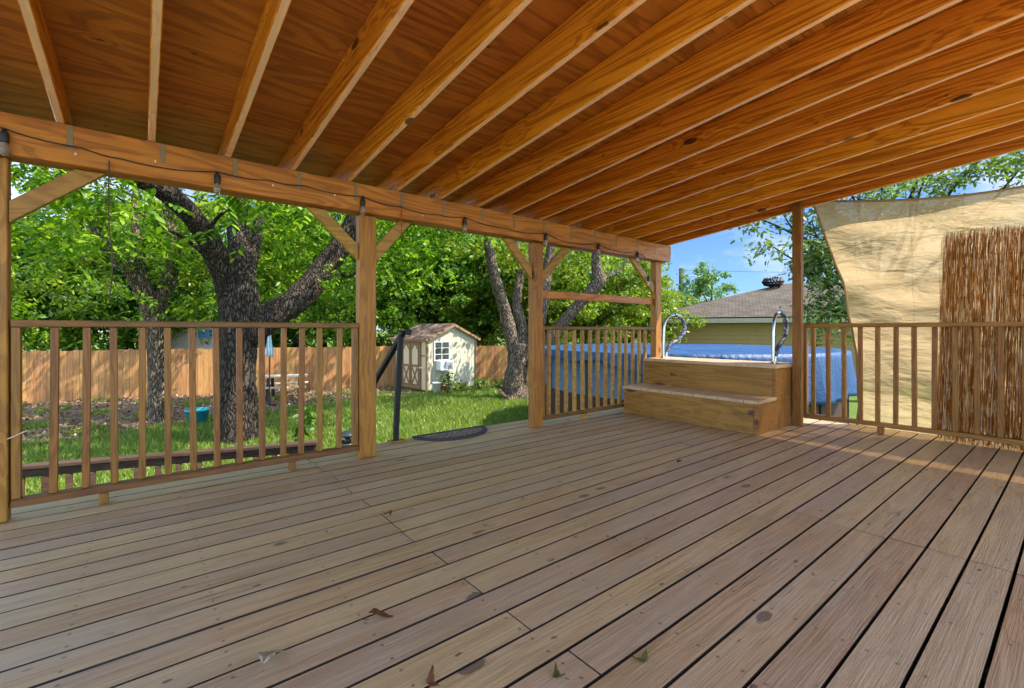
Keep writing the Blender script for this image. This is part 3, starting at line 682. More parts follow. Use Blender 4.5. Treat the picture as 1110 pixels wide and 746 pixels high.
# ------------------------------------------------------------------ way out: mat, stairs, black handrail
mt = thing('door_mat', 'half round dark mat lying at the gap in the deck edge', 'mat', (2.45, 4.05, 0))
ct = Vector((2.46, 4.10, 0.003)); W_, H_ = 0.41, 0.33
arc = [(ct.x+W_*math.cos(a), ct.y-H_*math.sin(a)) for a in np.linspace(0, math.pi, 28)]
inn = [(ct.x+(W_-.05)*math.cos(a), ct.y-.03-(H_-.08)*math.sin(a)) for a in np.linspace(0, math.pi, 28)]
b = MB(); b.poly([(x, y, .014) for x, y in inn]); b.build('fibre_face', M_FIBRE, mt)
b = MB()
b.tube([(x, y, .010) for x, y in arc]+[(arc[0][0], arc[0][1], .010)], .011, 8); b.poly([(x, y, .010) for x, y in arc]); b.build('rubber_edge', M_MAT, mt, False)
sr = thing('deck_stairs', 'short wooden stairs going down from the deck gap to the lawn', 'stairs', (2.4, 4.3, G))
for i in range(4):
    z = -0.21*(i+1); y = 4.12+.26*i
    b = MB(); b.box(1.66, 3.2, y+.003, y+.13, z-.035, z); b.box(1.66, 3.2, y+.137, y+.264, z-.035, z); b.build('tread', W_DECK, sr, False, .003)
for x in (1.62, 3.21):
    b = MB(); b.hexa([(x, 4.11, -.36), (x+.036, 4.11, -.36), (x+.036, 5.20, G+.001), (x, 5.20, G+.001), (x, 4.11, -.05), (x+.036, 4.11, -.05), (x+.036, 5.20, -.93), (x, 5.20, -.93)]); b.build('stringer', W_DARK, sr, False, .003)
hr = thing('handrail', 'black metal handrail leading down from the deck gap', 'handrail', (1.87, 4.08, 0))
b = MB(); b.bar((1.862, 4.07, .012), (1.915, 4.075, 1.0), .045, .045, (0, 1, 0)); b.build('newel', M_BLACK, hr, False, .004)
b = MB(); b.bar((1.925, 4.03, 1.035), (1.885, 5.25, .03), .05, .045, (0, 0, 1)); b.bar((1.93, 4.0, 1.035), (1.98, 3.99, 1.03), .06, .055); b.build('grip', M_BLACK, hr, False, .006)
b = MB(); b.bar((1.885, 5.21, .02), (1.885, 5.21, G+.001), .045, .045, (0, 1, 0)); b.build('newel', M_BLACK, hr, False, .004)
b = MB(); b.box(1.80, 1.95, 4.02, 4.13, .002, .014); b.build('base_plate', W_BRACE, hr, False, .003)

# low dark bed rail beyond the left railing
A_, B_ = Vector((-1.35, 7.51, -.45)), Vector((1.86, 6.53, -.45))
lr = thing('garden_rail', 'low dark wooden rail in the yard below the left railing', 'rail', ((A_+B_)/2).to_tuple()[:2]+(G,))
b = MB(); b.bar(A_-Vector((0, 0, .02)), B_-Vector((0, 0, .02)), .14, .04); b.build('cap', W_DARK, lr, False, .004)
b = MB(); b.bar(A_-Vector((0, 0, .09)), B_-Vector((0, 0, .09)), .04, .098); b.build('side_board', W_DARK, lr, False, .004)
for i in range(16):
    p = A_.lerp(B_, (i+.5)/16); b = MB(); b.box(p.x-.03, p.x+.03, p.y-.03, p.y+.03, G+.001, -.591); b.build('picket', W_DARK, lr, False, .003)

# ------------------------------------------------------------------ yard: fence
fn = thing('wooden_fence', 'tan picket privacy fence along the back of the yard', 'fence', (2, 17.7, G))
FH = 1.50; frng = random.Random(5)
for A, B in zip(FENCE[:-1], FENCE[1:]):
    d = (B-A); Ln = d.length; d.normalize(); nrm = Vector((-d.y, d.x, 0)); npan = max(1, round(Ln/2.4)); pl = Ln/npan
    for k in range(npan):
        b = MB(); m = int(pl/.145); w = pl/m
        for j in range(m):
            s0 = A+d*(k*pl+j*w+.003); s1 = A+d*(k*pl+(j+1)*w-.003); h = FH+frng.uniform(-.02, .015); o_ = nrm*frng.uniform(-.003, .003)
            t2 = nrm*.016
            b.hexa([s0+o_-t2, s1+o_-t2, s1+o_, s0+o_, s0+o_-t2+Vector((0, 0, h)), s1+o_-t2+Vector((0, 0, h)), s1+o_+Vector((0, 0, h)), s0+o_+Vector((0, 0, h))])
        b.build('panel', W_FENCE, fn)
        p = A+d*k*pl+nrm*.07
        b = MB(); b.box(p.x-.045, p.x+.045, p.y-.045, p.y+.045, G, G+FH+.02); b.build('fence_post', W_FENCE, fn)
    for hz in (.3, 1.2):
        b = MB(); b.bar(A+nrm*.028+Vector((0, 0, hz)), B+nrm*.028+Vector((0, 0, hz)), .04, .09); b.build('back_rail', W_FENCE, fn)

# ------------------------------------------------------------------ shed
A = Vector((7.56, 14.03, G)); Bc = Vector((7.30, 16.0, G)); Cc = Vector((9.72, 14.28, G)); Dc = Bc+Cc-A
shed = thing('garden_shed', 'small cream and sage garden shed with brown shingle roof by the back fence', 'shed', A.to_tuple())
EV = Vector((0, 0, 1.80)); RG = Vector((0, 0, 2.30)); up = Vector((0, 0, 1)); base = Vector((0, 0, .05))
ux = (Cc-A).normalized(); uy = (Bc-A).normalized()
b = MB(); b.hexa([A+base, A+uy*0.05+base, Bc+base, Bc+base-ux*-.05, A+EV, A+uy*.05+EV, Bc+EV, Bc+EV+ux*.05]) if False else None
def slab(b, p0, p1, h0, h1, t, inward):      # upright wall slab
    i = inward*t
    b.hexa([p0+up*h0, p1+up*h0, p1+i+up*h0, p0+i+up*h0, p0+up*h1, p1+up*h1, p1+i+up*h1, p0+i+up*h1])
b = MB(); slab(b, A, Bc, .04, 1.80, .05, ux); b.build('front_wall', M_CREAM, shed)
b = MB(); slab(b, Cc, Dc, .04, 1.80, .05, -ux); b.build('back_wall', M_SAGE, shed)
MA = (A+Cc)/2
for q, inn_, nm in ((Vector((0, 0, 0)), uy, 'gable_wall'), (Bc-A, -uy, 'gable_wall')):
    b = MB(); a, m, c = A+q+ux*.052, MA+q, Cc+q-ux*.052; t = inn_*.05
    pts = [a+up*.04, c+up*.04, c+up*1.79, m+up*2.28, a+up*1.79]; i = len(b.v)
    b.v += pts+[p+t for p in pts]; b.f += [(0, 1, 2, 3, 4), (9, 8, 7, 6, 5)]+[(k, (k+1) % 5, (k+1) % 5+5, k+5) for k in range(5)]
    b.build(nm, M_SAGE, shed)
# board grooves on siding
b = MB()
for k in range(1, 12):
    p = A+ux*(k*.18)-uy*.004; h = 1.78+.5*(1-abs((k*.18)/1.09-1)); b.bar(p+up*.05, p+up*h, .012, .006, tuple(uy))
b.build('siding_groove', M_SAGE, shed)
def roofslab(e0, e1, r0, r1, nm):
    b = MB(); t = up*.035; b.hexa([e0, e1, r1, r0, e0+t, e1+t, r1+t, r0+t]); o = b.build(nm, M_SHEDROOF, shed)
    uvl = o.data.uv_layers.new(name='UVMap'); off = o.matrix_world
    de = (e1-e0).normalized(); dr = (r0-e0); dr = (dr-de*dr.dot(de)).normalized()
    for lp in o.data.loops:
        p = o.data.vertices[lp.vertex_index].co+shed.location-e0; uvl.data[lp.index].uv = (p.dot(de), p.dot(dr))
oh = uy*.12; eo = -ux*.12-up*.05
R0, R1 = MA+RG-oh+up*.005, MA+(Bc-A)+RG+oh+up*.005
roofslab(A+EV-oh+eo, Bc+EV+oh+eo, R0, R1, 'roof'); roofslab(Dc+EV+oh-eo-up*.1, Cc+EV-oh-eo-up*.1, R1, R0, 'roof')
b = MB()
for p in (A, Bc, Cc): b.bar(p-uy*.01-ux*.01+up*.03, p-uy*.01-ux*.01+up*1.79, .07, .07, tuple(uy))
b.bar(A-uy*.125-ux*.12+up*1.745, MA-uy*.125+up*2.285, .02, .09); b.bar(Cc-uy*.125+ux*.12+up*1.745, MA-uy*.125+up*2.285, .02, .09)
b.bar(A-ux*.13-uy*.1+up*1.76, Bc-ux*.13+uy*.1+up*1.76, .02, .09)
b.build('trim', M_TAN, shed)
LF = (Bc-A).length; nf = -ux
def fp(s, z, o=0.0): return A+uy*s+up*z+nf*o      # point on the front face
for s0, s1 in ((.42, .93), (.95, 1.46)):
    b = MB(); slab(b, fp(s0, 0, .006), fp(s1, 0, .006), .14, 1.66, .02, nf); d_ = b.build('door', M_CREAM, shed)
    b = MB()
    for s in (s0+.035, s1-.035): b.bar(fp(s, .14, .035), fp(s, 1.66, .035), .07, .018, tuple(nf))
    for z in (.18, .86, 1.62): b.bar(fp(s0+.07, z, .035), fp(s1-.07, z, .035), .018, .08)
    b.bar(fp(s0+.08, .22, .037), fp(s1-.08, .82, .037), .012, .055); b.bar(fp(s1-.08, .22, .041), fp(s0+.08, .82, .041), .012, .055)
    b.bar(fp(s0+.06, 1.42, .039), fp(s0+.20, 1.60, .039), .012, .05); b.bar(fp(s1-.06, 1.42, .039), fp(s1-.20, 1.60, .039), .012, .05)
    b.build('door_trim', M_TAN, d_)
b = MB(); b.bar(fp(.36, .1, .02), fp(.36, 1.72, .02), .07, .03, tuple(nf)); b.bar(fp(1.52, .1, .02), fp(1.52, 1.72, .02), .07, .03, tuple(nf)); b.bar(fp(.32, 1.70, .02), fp(1.56, 1.70, .02), .03, .07); b.bar(fp(.32, .08, .02), fp(1.56, .08, .02), .03, .07); b.build('door_frame', M_TAN, shed)
b = MB(); b.bar(fp(.08, .82, .05), fp(.42, .80, .05), .03, .03); b.build('door_bar', M_WHITE, shed)
b = MB(); b.bar(fp(.10, 1.22, .03), fp(.32, 1.22, .03), .01, .03); b.build('hinge', M_BLACK, shed)
def gp(s, z, o=0.0): return A+ux*s+up*z-uy*o
b = MB(); slab(b, gp(.30, 0, .005), gp(.90, 0, .005), 1.08, 1.68, .015, -uy); wn = b.build('window', M_PANE, shed)
b = MB()
for s in (.28, .59, .92): b.bar(gp(s, 1.03, .03), gp(s, 1.72, .03), .04 if s != .59 else .016, .03, tuple(uy))
for z in (1.05, 1.26, 1.48, 1.70): b.bar(gp(.30, z, .031), gp(.90, z, .031), .028, .04 if z in (1.05, 1.70) else .014)
b.build('window_frame', M_WHITE, wn)
ac = thing('window_air_conditioner', 'white boxy air conditioner sticking out of the shed window', 'air conditioner', gp(.62, .78, .15).to_tuple())
b = MB(); slab(b, gp(.34, 0, .01), gp(.90, 0, .01), .72, 1.045, .30, -uy); b.build('case', M_WHITE, ac, False, .01)
b = MB(); slab(b, gp(.50, 0, .312), gp(.86, 0, .312), .76, 1.0, .006, -uy); b.build('grille', M_LAMP, ac)

# little things at the shed corner
pt = A-uy*.45+ux*.35
fp_ = thing('flower_pot', 'terracotta pot with a small plant by the shed corner', 'plant pot', (pt.x, pt.y, G))
b = MB(); b.lathe([(.01, G+.002), (.10, G+.002), (.14, G+.22), (.16, G+.22), (.16, G+.26), (.13, G+.26), (.12, G+.22), (.01, G+.21)], pt.x, pt.y, 16); b.build('pot', M_TERRA, fp_, True)
co = leaves(clump_points([(pt.x, pt.y, G+.42)], [.24], 130, RNG), .10, LEAF4, RNG); fast_mesh('foliage', co, 4, L_PALE, fp_)
pw = A-uy*.5+ux*.02
wb = thing('bucket', 'white plastic bucket standing by the shed corner', 'bucket', (pw.x, pw.y, G))
b = MB(); b.lathe([(.01, G+.002), (.12, G+.002), (.15, G+.34), (.158, G+.34), (.158, G+.36), (.14, G+.36), (.115, G+.02), (.01, G+.02)], pw.x, pw.y, 18); b.build('body', M_WHITE, wb, True)
b = MB(); b.tube(spline([(pw.x-.155, pw.y, G+.35), (pw.x-.11, pw.y-.05, G+.46), (pw.x, pw.y-.08, G+.50), (pw.x+.11, pw.y-.05, G+.46), (pw.x+.155, pw.y, G+.35)], 5), .006, 6); b.build('handle', M_LAMP, wb)

def plant(loc, h, n, size, label, mat, spread=.25, stems=4, name='leafy_plant', cat='plant', group=None):
    t = thing(name, label, cat, loc, group); r = RNG; x, y, z = loc; b = MB(); pos = []
    for i in range(stems):
        a = r.uniform(0, 6.28); tip = Vector((x+math.cos(a)*spread, y+math.sin(a)*spread, z+h*r.uniform(.75, 1.0)))
        pts = spline([(x+math.cos(a)*.03, y+math.sin(a)*.03, z), (x+math.cos(a)*spread*.4, y+math.sin(a)*spread*.4, z+h*.5), tip], 6)
        b.tube(pts, lerp_list([.008, .003], len(pts)), 5)
        for j in range(n//stems):
            q = pts[int(r.integers(2, len(pts)))]; pos.append((q.x+r.normal(0, .03), q.y+r.normal(0, .03), q.z+r.normal(0, .03)))
    b.build('stem', M_STEM, t)
    fast_mesh('foliage', leaves(np.array(pos), size, LEAF6, r), 6, mat, t)
plant(PG(322, 8.0).to_tuple(), .78, 160, .13, 'young broad leaved shrub on the lawn behind the railing', L_DARKG, .24, 6, 'shrub', 'shrub')
for i, (px, D, lab) in enumerate([(486, 15.0, 'tall weedy plant in front of the shed gable wall'), (500, 15.6, 'low clump of leafy ground plants right of the shed weeds'), (519, 16.3, 'leafy clump at the far corner of the shed beside the fence'), (536, 16.6, 'low green clump at the foot of the fence left of the forked tree')]):
    plant(PG(px, D).to_tuple(), [.75, .35, .45, .35][i], [160, 170, 170, 150][i], .12, lab, (L_PALE, L_BG, L_BG, L_DARKG)[i], [.22, .4, .4, .45][i], 7)

# teal planter, picnic table, closed umbrella, tubs
c = PG(214, 10.15)
tpn = thing('planter', 'teal plastic planter on the grass beside the slim tree', 'planter', c.to_tuple())
b = MB(); b.lathe([(.01, G+.002), (.15, G+.002), (.225, G+.33), (.245, G+.33), (.245, G+.37), (.215, G+.37), (.205, G+.30), (.01, G+.29)], c.x, c.y, 24); b.build('pot', M_TEAL, tpn, True)
b = MB(); b.lathe([(.001, G+.315), (.204, G+.303)], c.x, c.y, 20); b.build('soil', M_SOIL, tpn)
c = PG(309, 14.1); pk = thing('picnic_table', 'wooden picnic table with benches in front of the fence', 'picnic table', c.to_tuple())
dx = Vector((.95, -.3, 0)).normalized(); dy = Vector((.3, .95, 0)).normalized()
def pp(a, d_, z): return c+dx*a+dy*d_+up*z
b = MB()
for k in range(5): b.bar(pp(-.62, -.29+.145*k, .70), pp(.62, -.29+.145*k, .70), .138, .038)
b.build('tabletop', M_TABLE, pk, False, .004)
for s in (-.62, .62):
    b = MB(); b.bar(pp(-.62, s, .42), pp(.62, s, .42), .23, .038); b.build('bench', M_TABLE, pk, False, .004)
for s in (-.42, .42):
    b = MB(); b.bar(pp(s, -.25, .68), pp(s, -.55, .003), .04, .09, tuple(dx)); b.bar(pp(s+.042, .25, .68), pp(s+.042, .55, .003), .04, .09, tuple(dx)); b.bar(pp(s, -.7, .38), pp(s, .7, .38), .045, .08); b.bar(pp(s, -.3, .66), pp(s, .3, .66), .045, .05); b.build('leg_frame', M_STEM if s > 0 else M_POLE, pk, False, .003)
c = PG(292, 12.9); cu = thing('patio_umbrella', 'closed blue and white patio umbrella on a slim pole by the big tree', 'umbrella', c.to_tuple())
b = MB(); b.tube([c, c+up*2.16], .016, 8); b.build('pole', M_POLE, cu)
b = MB(); b.lathe([(.004, G+2.20), (.02, G+2.15), (.05, G+1.9), (.085, G+1.62), (.12, G+1.40), (.10, G+1.38), (.02, G+1.5)], c.x, c.y, 14)
for v in b.v: a = math.atan2(v.y-c.y, v.x-c.x); r_ = 1+.28*math.sin(7*a); v.x = c.x+(v.x-c.x)*r_; v.y = c.y+(v.y-c.y)*r_
b.build('canopy', M_UMB, cu, True)
b = MB(); b.lathe([(.01, G+.002), (.2, G+.002), (.2, G+.05), (.03, G+.07), (.025, G+.25), (.018, G+.25)], c.x, c.y, 14); b.build('base', M_TUB, cu)
c = PG(376, 6.6); ur = thing('urn', 'dark round lidded urn on the ground beside the second post', 'urn', c.to_tuple())
b = MB(); b.lathe([(.01, G+.002), (.13, G+.002), (.19, G+.2), (.20, G+.36), (.15, G+.47), (.16, G+.50), (.12, G+.50), (.01, G+.44)], c.x, c.y, 20); b.build('body', M_TUB, ur, True)
b = MB(); b.lathe([(.01, G+.66), (.05, G+.655), (.13, G+.63), (.15, G+.60), (.13, G+.585), (.01, G+.58)], c.x+.02, c.y, 20); b.tube([(c.x, c.y, G+.44), (c.x+.01, c.y, G+.585)], .04, 8); b.build('lid', M_TUB, ur, True)
c = PG(316, 6.1); tb = thing('tub', 'blue plastic tub on the ground below the left railing', 'tub', c.to_tuple())
b = MB(); b.lathe([(.01, G+.002), (.26, G+.002), (.33, G+.33), (.36, G+.33), (.36, G+.36), (.31, G+.36), (.27, G+.05), (.01, G+.04)], c.x, c.y, 24); b.build('body', M_BLUEPL, tb, True)
b = MB(); b.lathe([(.001, G+.29), (.30, G+.28)], c.x, c.y, 20); b.build('soil', M_SOIL, tb)

# ------------------------------------------------------------------ neighbouring houses, pole
def uv_roof(o, e0, de, dr, org):
    uvl = o.data.uv_layers.new(name='UVMap')
    for lp in o.data.loops:
        p = o.data.vertices[lp.vertex_index].co+org-e0; uvl.data[lp.index].uv = (p.dot(de), p.dot(dr))
EZ = 1.58
E0 = P(690, 349, 22.5); E1 = P(985, 340, 18.0); E0.z = EZ; E1.z = EZ
de = (E1-E0).normalized(); dn = Vector((-de.y, de.x, 0));
if dn.dot(Vector((FX, FY, 0))) < 0: dn = -dn
hs_ = thing('neighbour_house', 'single storey house with brown hip roof and olive siding beyond the pool', 'house', (((E0+E1)/2).x, ((E0+E1)/2).y, G))
Wd = 9.0; RH = 1.85; Lh = (E1-E0).length
F0 = E0+dn*Wd; F1 = E1+dn*Wd
r0 = P(850, 309, 24.2); r0 = Vector((r0.x, r0.y, EZ+RH)); r1 = r0+de*6.0
E1x = E1+de*6; F1x = F1+de*6; 
for pts, nm in (([E0, E1x, r1+de*2, r0], 'f'), ([F1x, F0, r0, r1+de*2], 'b'), ([F0, E0, r0], 'l'), ([E1x, F1x, r1+de*2], 'r')):
    b = MB(); nrm = (pts[1]-pts[0]).cross(pts[-1]-pts[0]).normalized(); t = nrm*.06
    k = len(pts); b.v += [p for p in pts]+[p+t for p in pts]; b.f += [tuple(range(k)), tuple(range(2*k-1, k-1, -1))]+[(i, (i+1) % k, (i+1) % k+k, i+k) for i in range(k)]
    o = b.build('roof', M_SHINGLE, hs_); d1 = (pts[1]-pts[0]).normalized(); d2 = nrm.cross(d1).normalized(); uv_roof(o, pts[0], d1, d2, hs_.location)
b = MB(); a0, a1 = E0+dn*.5+de*.5, E1x+dn*.5-de*.5; b0, b1 = F0-dn*.5+de*.5, F1x-dn*.5-de*.5
nb = 14; zt = EZ-.03
for (s0, s1, iw) in ((a0, a1, dn), (b1, b0, -dn), (b0, a0, de), (a1, b1, -de)):
    for k in range(nb):
        z0 = G+(zt-G)*k/nb; z1 = G+(zt-G)*(k+1)/nb-.003
        q0, q1 = Vector((s0.x, s0.y, 0)), Vector((s1.x, s1.y, 0))
        b.hexa([q0-iw*.022+up*z0, q1-iw*.022+up*z0, q1+iw*.1+up*z0, q0+iw*.1+up*z0, q0+up*z1, q1+up*z1, q1+iw*.1+up*z1, q0+iw*.1+up*z1])
b.build('wall', M_OLIVE, hs_)
b = MB(); b.bar(E0-dn*.012-up*.10, E1x-dn*.012-up*.10, .02, .20); b.build('fascia', M_FASCIA, hs_)
tv = P(836, 318, 1); dirv = Vector((tv.x, tv.y, 0)).normalized()
# roof point on the front slope for the turbine vent
best = None
for k in range(200):
    f = k/200; q = E0.lerp(E1, 0.0)+de*(Lh*.52)+dn*(Wd/2*f)+up*(RH*f)
    best = q
vq = r0-de*.55-dn*.60-up*.42
tvn = thing('roof_vent', 'dark round turbine vent on the brown house roof', 'roof vent', vq.to_tuple())
b = MB(); b.lathe([(.30, vq.z-.05), (.24, vq.z+.10), (.17, vq.z+.12), (.17, vq.z+.38)], vq.x, vq.y, 16); b.build('collar', M_TURBINE, tvn, True)
b = MB()
for k in range(18):
    a = 2*math.pi*k/18; pr = [(.15, .30), (.40, .40), (.48, .54), (.40, .70), (.12, .80)]
    b.tube([(vq.x+r_*math.cos(a+.25*i), vq.y+r_*math.sin(a+.25*i), vq.z+z_) for i, (r_, z_) in enumerate(pr)], [.02, .05, .06, .05, .02], 4)
b.lathe([(.001, vq.z+.82), (.14, vq.z+.80), (.15, vq.z+.77)], vq.x, vq.y, 12); b.build('turbine', M_TURBINE, tvn)

c = PG(205, 26); nh = thing('neighbour_house', 'low grey house glimpsed over the fence behind the slim tree', 'house', c.to_tuple())
fw = Vector((FX, FY, 0)); rt = Vector((FY, -FX, 0))
b = MB(); q = c-rt*3; w1 = c+rt*3.4
b.hexa([q, w1, w1+fw*4, q+fw*4, q+up*2.35, w1+up*2.35, w1+fw*4+up*2.35, q+fw*4+up*2.35]); b.build('wall', M_GREYWALL, nh)
b = MB(); q0, q1 = q-rt*.3-fw*.3+up*2.352, w1+rt*.3-fw*.3+up*2.352; b.hexa([q0, q1, q1+fw*2.3+up*.9, q0+fw*2.3+up*.9, q0+up*.06, q1+up*.06, q1+fw*2.3+up*.96, q0+fw*2.3+up*.96]); b.build('roof', M_GREYWALL, nh)
b = MB(); b.hexa([c+rt*.55-fw*.05+up*1.65, c+rt*1.5-fw*.05+up*1.65, c+rt*1.5-fw*.005+up*1.65, c+rt*.55-fw*.005+up*1.65, c+rt*.55-fw*.05+up*2.1, c+rt*1.5-fw*.05+up*2.1, c+rt*1.5-fw*.005+up*2.1, c+rt*.55-fw*.005+up*2.1]); b.build('window', M_BLUEPL, nh)

c = PG(738.5, 46); up_ = thing('utility_pole', 'tall brown utility pole with a street lamp arm beyond the roof', 'utility pole', c.to_tuple())
topz = 1.05+(358-291)/500*46
b = MB(); b.tube([c, Vector((c.x, c.y, topz))], [.26, .22], 12); b.build('shaft', M_POLE, up_, True)
arm0 = Vector((c.x, c.y, topz-1.0)); arm = [arm0, arm0+rt*1.0+up*.22, arm0+rt*2.4+up*.05, arm0+rt*2.9-up*.05]
b = MB(); b.tube(spline(arm, 5), .05, 8); b.build('arm', M_LAMP, up_, True)
h0 = arm0+rt*2.8-up*.02
b = MB(); b.tube([h0, h0+rt*.3+up*.02, h0+rt*.7-up*.10, h0+rt*.9-up*.2], [.08, .20, .22, .08], 10); b.build('lamp_head', M_LAMP, up_, True)
wr = MB(); w0 = Vector((c.x, c.y, topz-.15)); w1 = w0+rt*60-fw*15+up*.6
wr.tube([w0.lerp(w1, k/20)-up*(1.2*4*(k/20)*(1-k/20)) for k in range(21)], .018, 5)
tag(wr.build('power_line', M_CORD), 'thin power line running right from the utility pole', 'power line')

# ------------------------------------------------------------------ trees
def limbs(specs, mat, root, jit=.10, n=12, rs=1.0):
    b = MB()
    for pts, rad in specs:
        sp = spline(pts, 7); b.tube(sp, lerp_list([r*rs for r in rad], len(sp)), n, True, jit)
    return b.build('trunk', mat, root, True)
# the big dark tree
D1 = 8.75; bt = PG(258, D1)
big = thing('shade_tree', 'big dark barked tree with thick spreading limbs behind the left railing', 'tree', bt.to_tuple())
q = lambda px, py, D: P(px, py, D)
fork = q(262, 325, 8.75)
sp = [([bt-up*.05, bt+up*.12, bt+up*.7, q(258, 400, 8.75), q(259, 355, 8.75), q(263, 318, 8.78)], [.52, .42, .36, .34, .36, .34]),
      ([q(254, 345, 8.75), q(249, 312, 8.7), q(236, 280, 8.4), q(215, 243, 8.0), q(180, 208, 7.5), q(140, 188, 7.0), q(90, 165, 6.8), q(40, 120, 6.8)], [.26, .27, .23, .20, .18, .16, .13, .08]),
      ([q(264, 335, 8.78), q(263, 290, 8.9), q(258, 240, 9.3), q(262, 190, 9.8), q(272, 120, 10.2)], [.30, .26, .21, .17, .10]),
      ([q(268, 300, 8.9), q(277, 265, 9.2), q(283, 230, 9.6), q(300, 190, 9.9)], [.15, .11, .085, .05]),
      ([q(268, 368, 8.75), q(292, 345, 8.9), q(325, 322, 9.2), q(352, 290, 9.5), q(372, 262, 9.7), q(392, 220, 9.9), q(410, 150, 10.2)], [.22, .30, .29, .26, .23, .20, .14]),
      ([q(350, 290, 9.5), q(378, 300, 9.7), q(395, 285, 9.9)], [.06, .04, .02]),
      ([q(235, 290, 8.4), q(205, 262, 7.9), q(165, 240, 7.4), q(115, 205, 7.0)], [.05, .032, .025, .012]),
      ([q(222, 255, 8.1), q(240, 232, 7.9), q(262, 225, 7.7)], [.05, .03, .012])]
limbs(sp, M_BARKD, big, .14, 16, .90)
# root flare
rng = np.random.default_rng(21)
cen = []
while len(cen) < 210:
    v = rng.normal(0, 1, 3); v /= np.linalg.norm(v); v *= rng.uniform(.35, 1)**.5
    p_ = np.array([bt.x, bt.y+.5, 4.4])+v*np.array([5.6, 5.0, 3.0])
    d_ = p_[0]*FX+p_[1]*FY
    if p_[1] < 5.3 or p_[2] < 1.1: continue
    if d_ < 9.3 and p_[2] < 4.2 and rng.random() < .93: continue
    cen.append(p_)
for px, py, D in [(285, 212, 7.6), (305, 235, 8.2), (325, 222, 7.4), (250, 195, 7.0), (120, 200, 6.6), (90, 215, 6.8), (70, 190, 6.4), (50, 230, 7.0), (130, 235, 7.2), (150, 255, 8.4), (40, 185, 6.2), (100, 260, 8.6), (180, 265, 9.0), (330, 190, 7.0), (375, 200, 7.5), (288, 195, 7), (60, 270, 9), (425, 215, 9.5), (440, 235, 9.5), (310, 262, 9.6), (340, 250, 9.6)]:
    cen.append(np.array(P(px, py, D)))
pts = clump_points(cen, rng.uniform(.35, .9, len(cen)), 17, rng, .75)
pts = pts[(pts[:, 1] > 5.0)]
fast_mesh('crown', sprays(pts, .30, 9, .125, rng), 6, L_NEAR, big)
# slim leaning tree behind
s2 = PG(174, 10.6); t2 = thing('shade_tree', 'slim grey tree with a forked leaning trunk left of the big dark tree', 'tree', s2.to_tuple())
limbs([([s2-up*.05, s2+up*.1, q(172, 420, 10.6), q(170, 375, 10.6), q(166, 335, 10.5)], [.34, .25, .20, .19, .21]),
       ([q(167, 350, 10.55), q(160, 325, 10.4), q(146, 297, 10.2), q(128, 278, 10.0), q(112, 262, 9.8), q(100, 240, 9.7)], [.19, .19, .18, .16, .13, .09]),
       ([q(166, 350, 10.55), q(176, 322, 10.6), q(186, 292, 10.7), q(188, 262, 10.8), q(180, 215, 11), q(176, 160, 11)], [.17, .16, .15, .13, .10, .06]),
       ([q(150, 305, 10.2), q(152, 270, 10.2), q(146, 235, 10.2), q(150, 180, 10.3)], [.11, .10, .08, .04])], M_BARKG, t2, .12, 12)
cen = []
while len(cen) < 105:
    v = rng.normal(0, 1, 3); v /= np.linalg.norm(v); v *= rng.uniform(.3, 1)**.5
    p_ = np.array([s2.x-.3, s2.y+.8, 4.3])+v*np.array([4.2, 3.8, 3.4])
    if p_[2] < 1.3: continue
    if p_[0]*FX+p_[1]*FY < 10.6 and p_[2] < 3.0 and rng.random() < .8: continue
    cen.append(p_)
pts = clump_points(cen, rng.uniform(.4, .9, len(cen)), 17, rng, .75)
fast_mesh('crown', sprays(pts, .30, 9, .12, rng), 6, L_NEAR, t2)
# forked tree right of the shed
s3 = PG(558, 14.1); t3 = thing('shade_tree', 'grey forked tree standing between the shed and the pool', 'tree', s3.to_tuple())
limbs([([s3-up*.05+rt*-.1, s3+up*.10, s3+up*.5, q(561, 395, 14.1), q(563, 372, 14.1)], [.72, .52, .41, .37, .40]),
       ([q(560, 385, 14.1), q(553, 360, 14.0), q(546, 333, 13.9), q(536, 300, 13.7), q(530, 268, 13.5), q(527, 235, 13.4), q(520, 190, 13.4)], [.30, .25, .22, .19, .17, .13, .08]),
       ([q(565, 385, 14.1), q(566, 355, 14.2), q(560, 330, 14.3), q(563, 300, 14.5), q(560, 265, 14.6), q(556, 210, 14.8)], [.28, .20, .17, .15, .11, .07]),
       ([q(568, 390, 14.1), q(580, 365, 14.0), q(589, 330, 14.0), q(594, 285, 14.0), q(604, 240, 14.0)], [.27, .22, .19, .17, .12]),
       ([q(572, 395, 14.15), q(592, 372, 14.0), q(610, 350, 13.9), q(630, 327, 13.8), q(649, 305, 13.7), q(647, 292, 13.7), q(646, 272, 13.6), q(652, 235, 13.6)], [.26, .22, .20, .20, .24, .18, .15, .10]),
       ([q(648, 303, 13.7), q(668, 296, 13.7), q(690, 270, 13.7)], [.10, .05, .02])], M_BARKG, t3, .12, 12, .86)
cen = []
while len(cen) < 105:
    v = rng.normal(0, 1, 3); v /= np.linalg.norm(v); v *= rng.uniform(.3, 1)**.5
    p_ = np.array([s3.x+.5, s3.y+.2, 5.6])+v*np.array([4.3, 3.6, 3.2])
    if p_[2] < 2.6: continue
    if p_[0]*FX+p_[1]*FY < 14 and p_[2] < 4.3: continue
    cen.append(p_)
pts = clump_points(cen, rng.uniform(.4, .9, len(cen)), 70, rng, .75)
fast_mesh('crown', leaves(pts, .17, LEAF4*np.array([1, 1.1, 1]), rng, .45, .7), 4, L_YEL, t3)

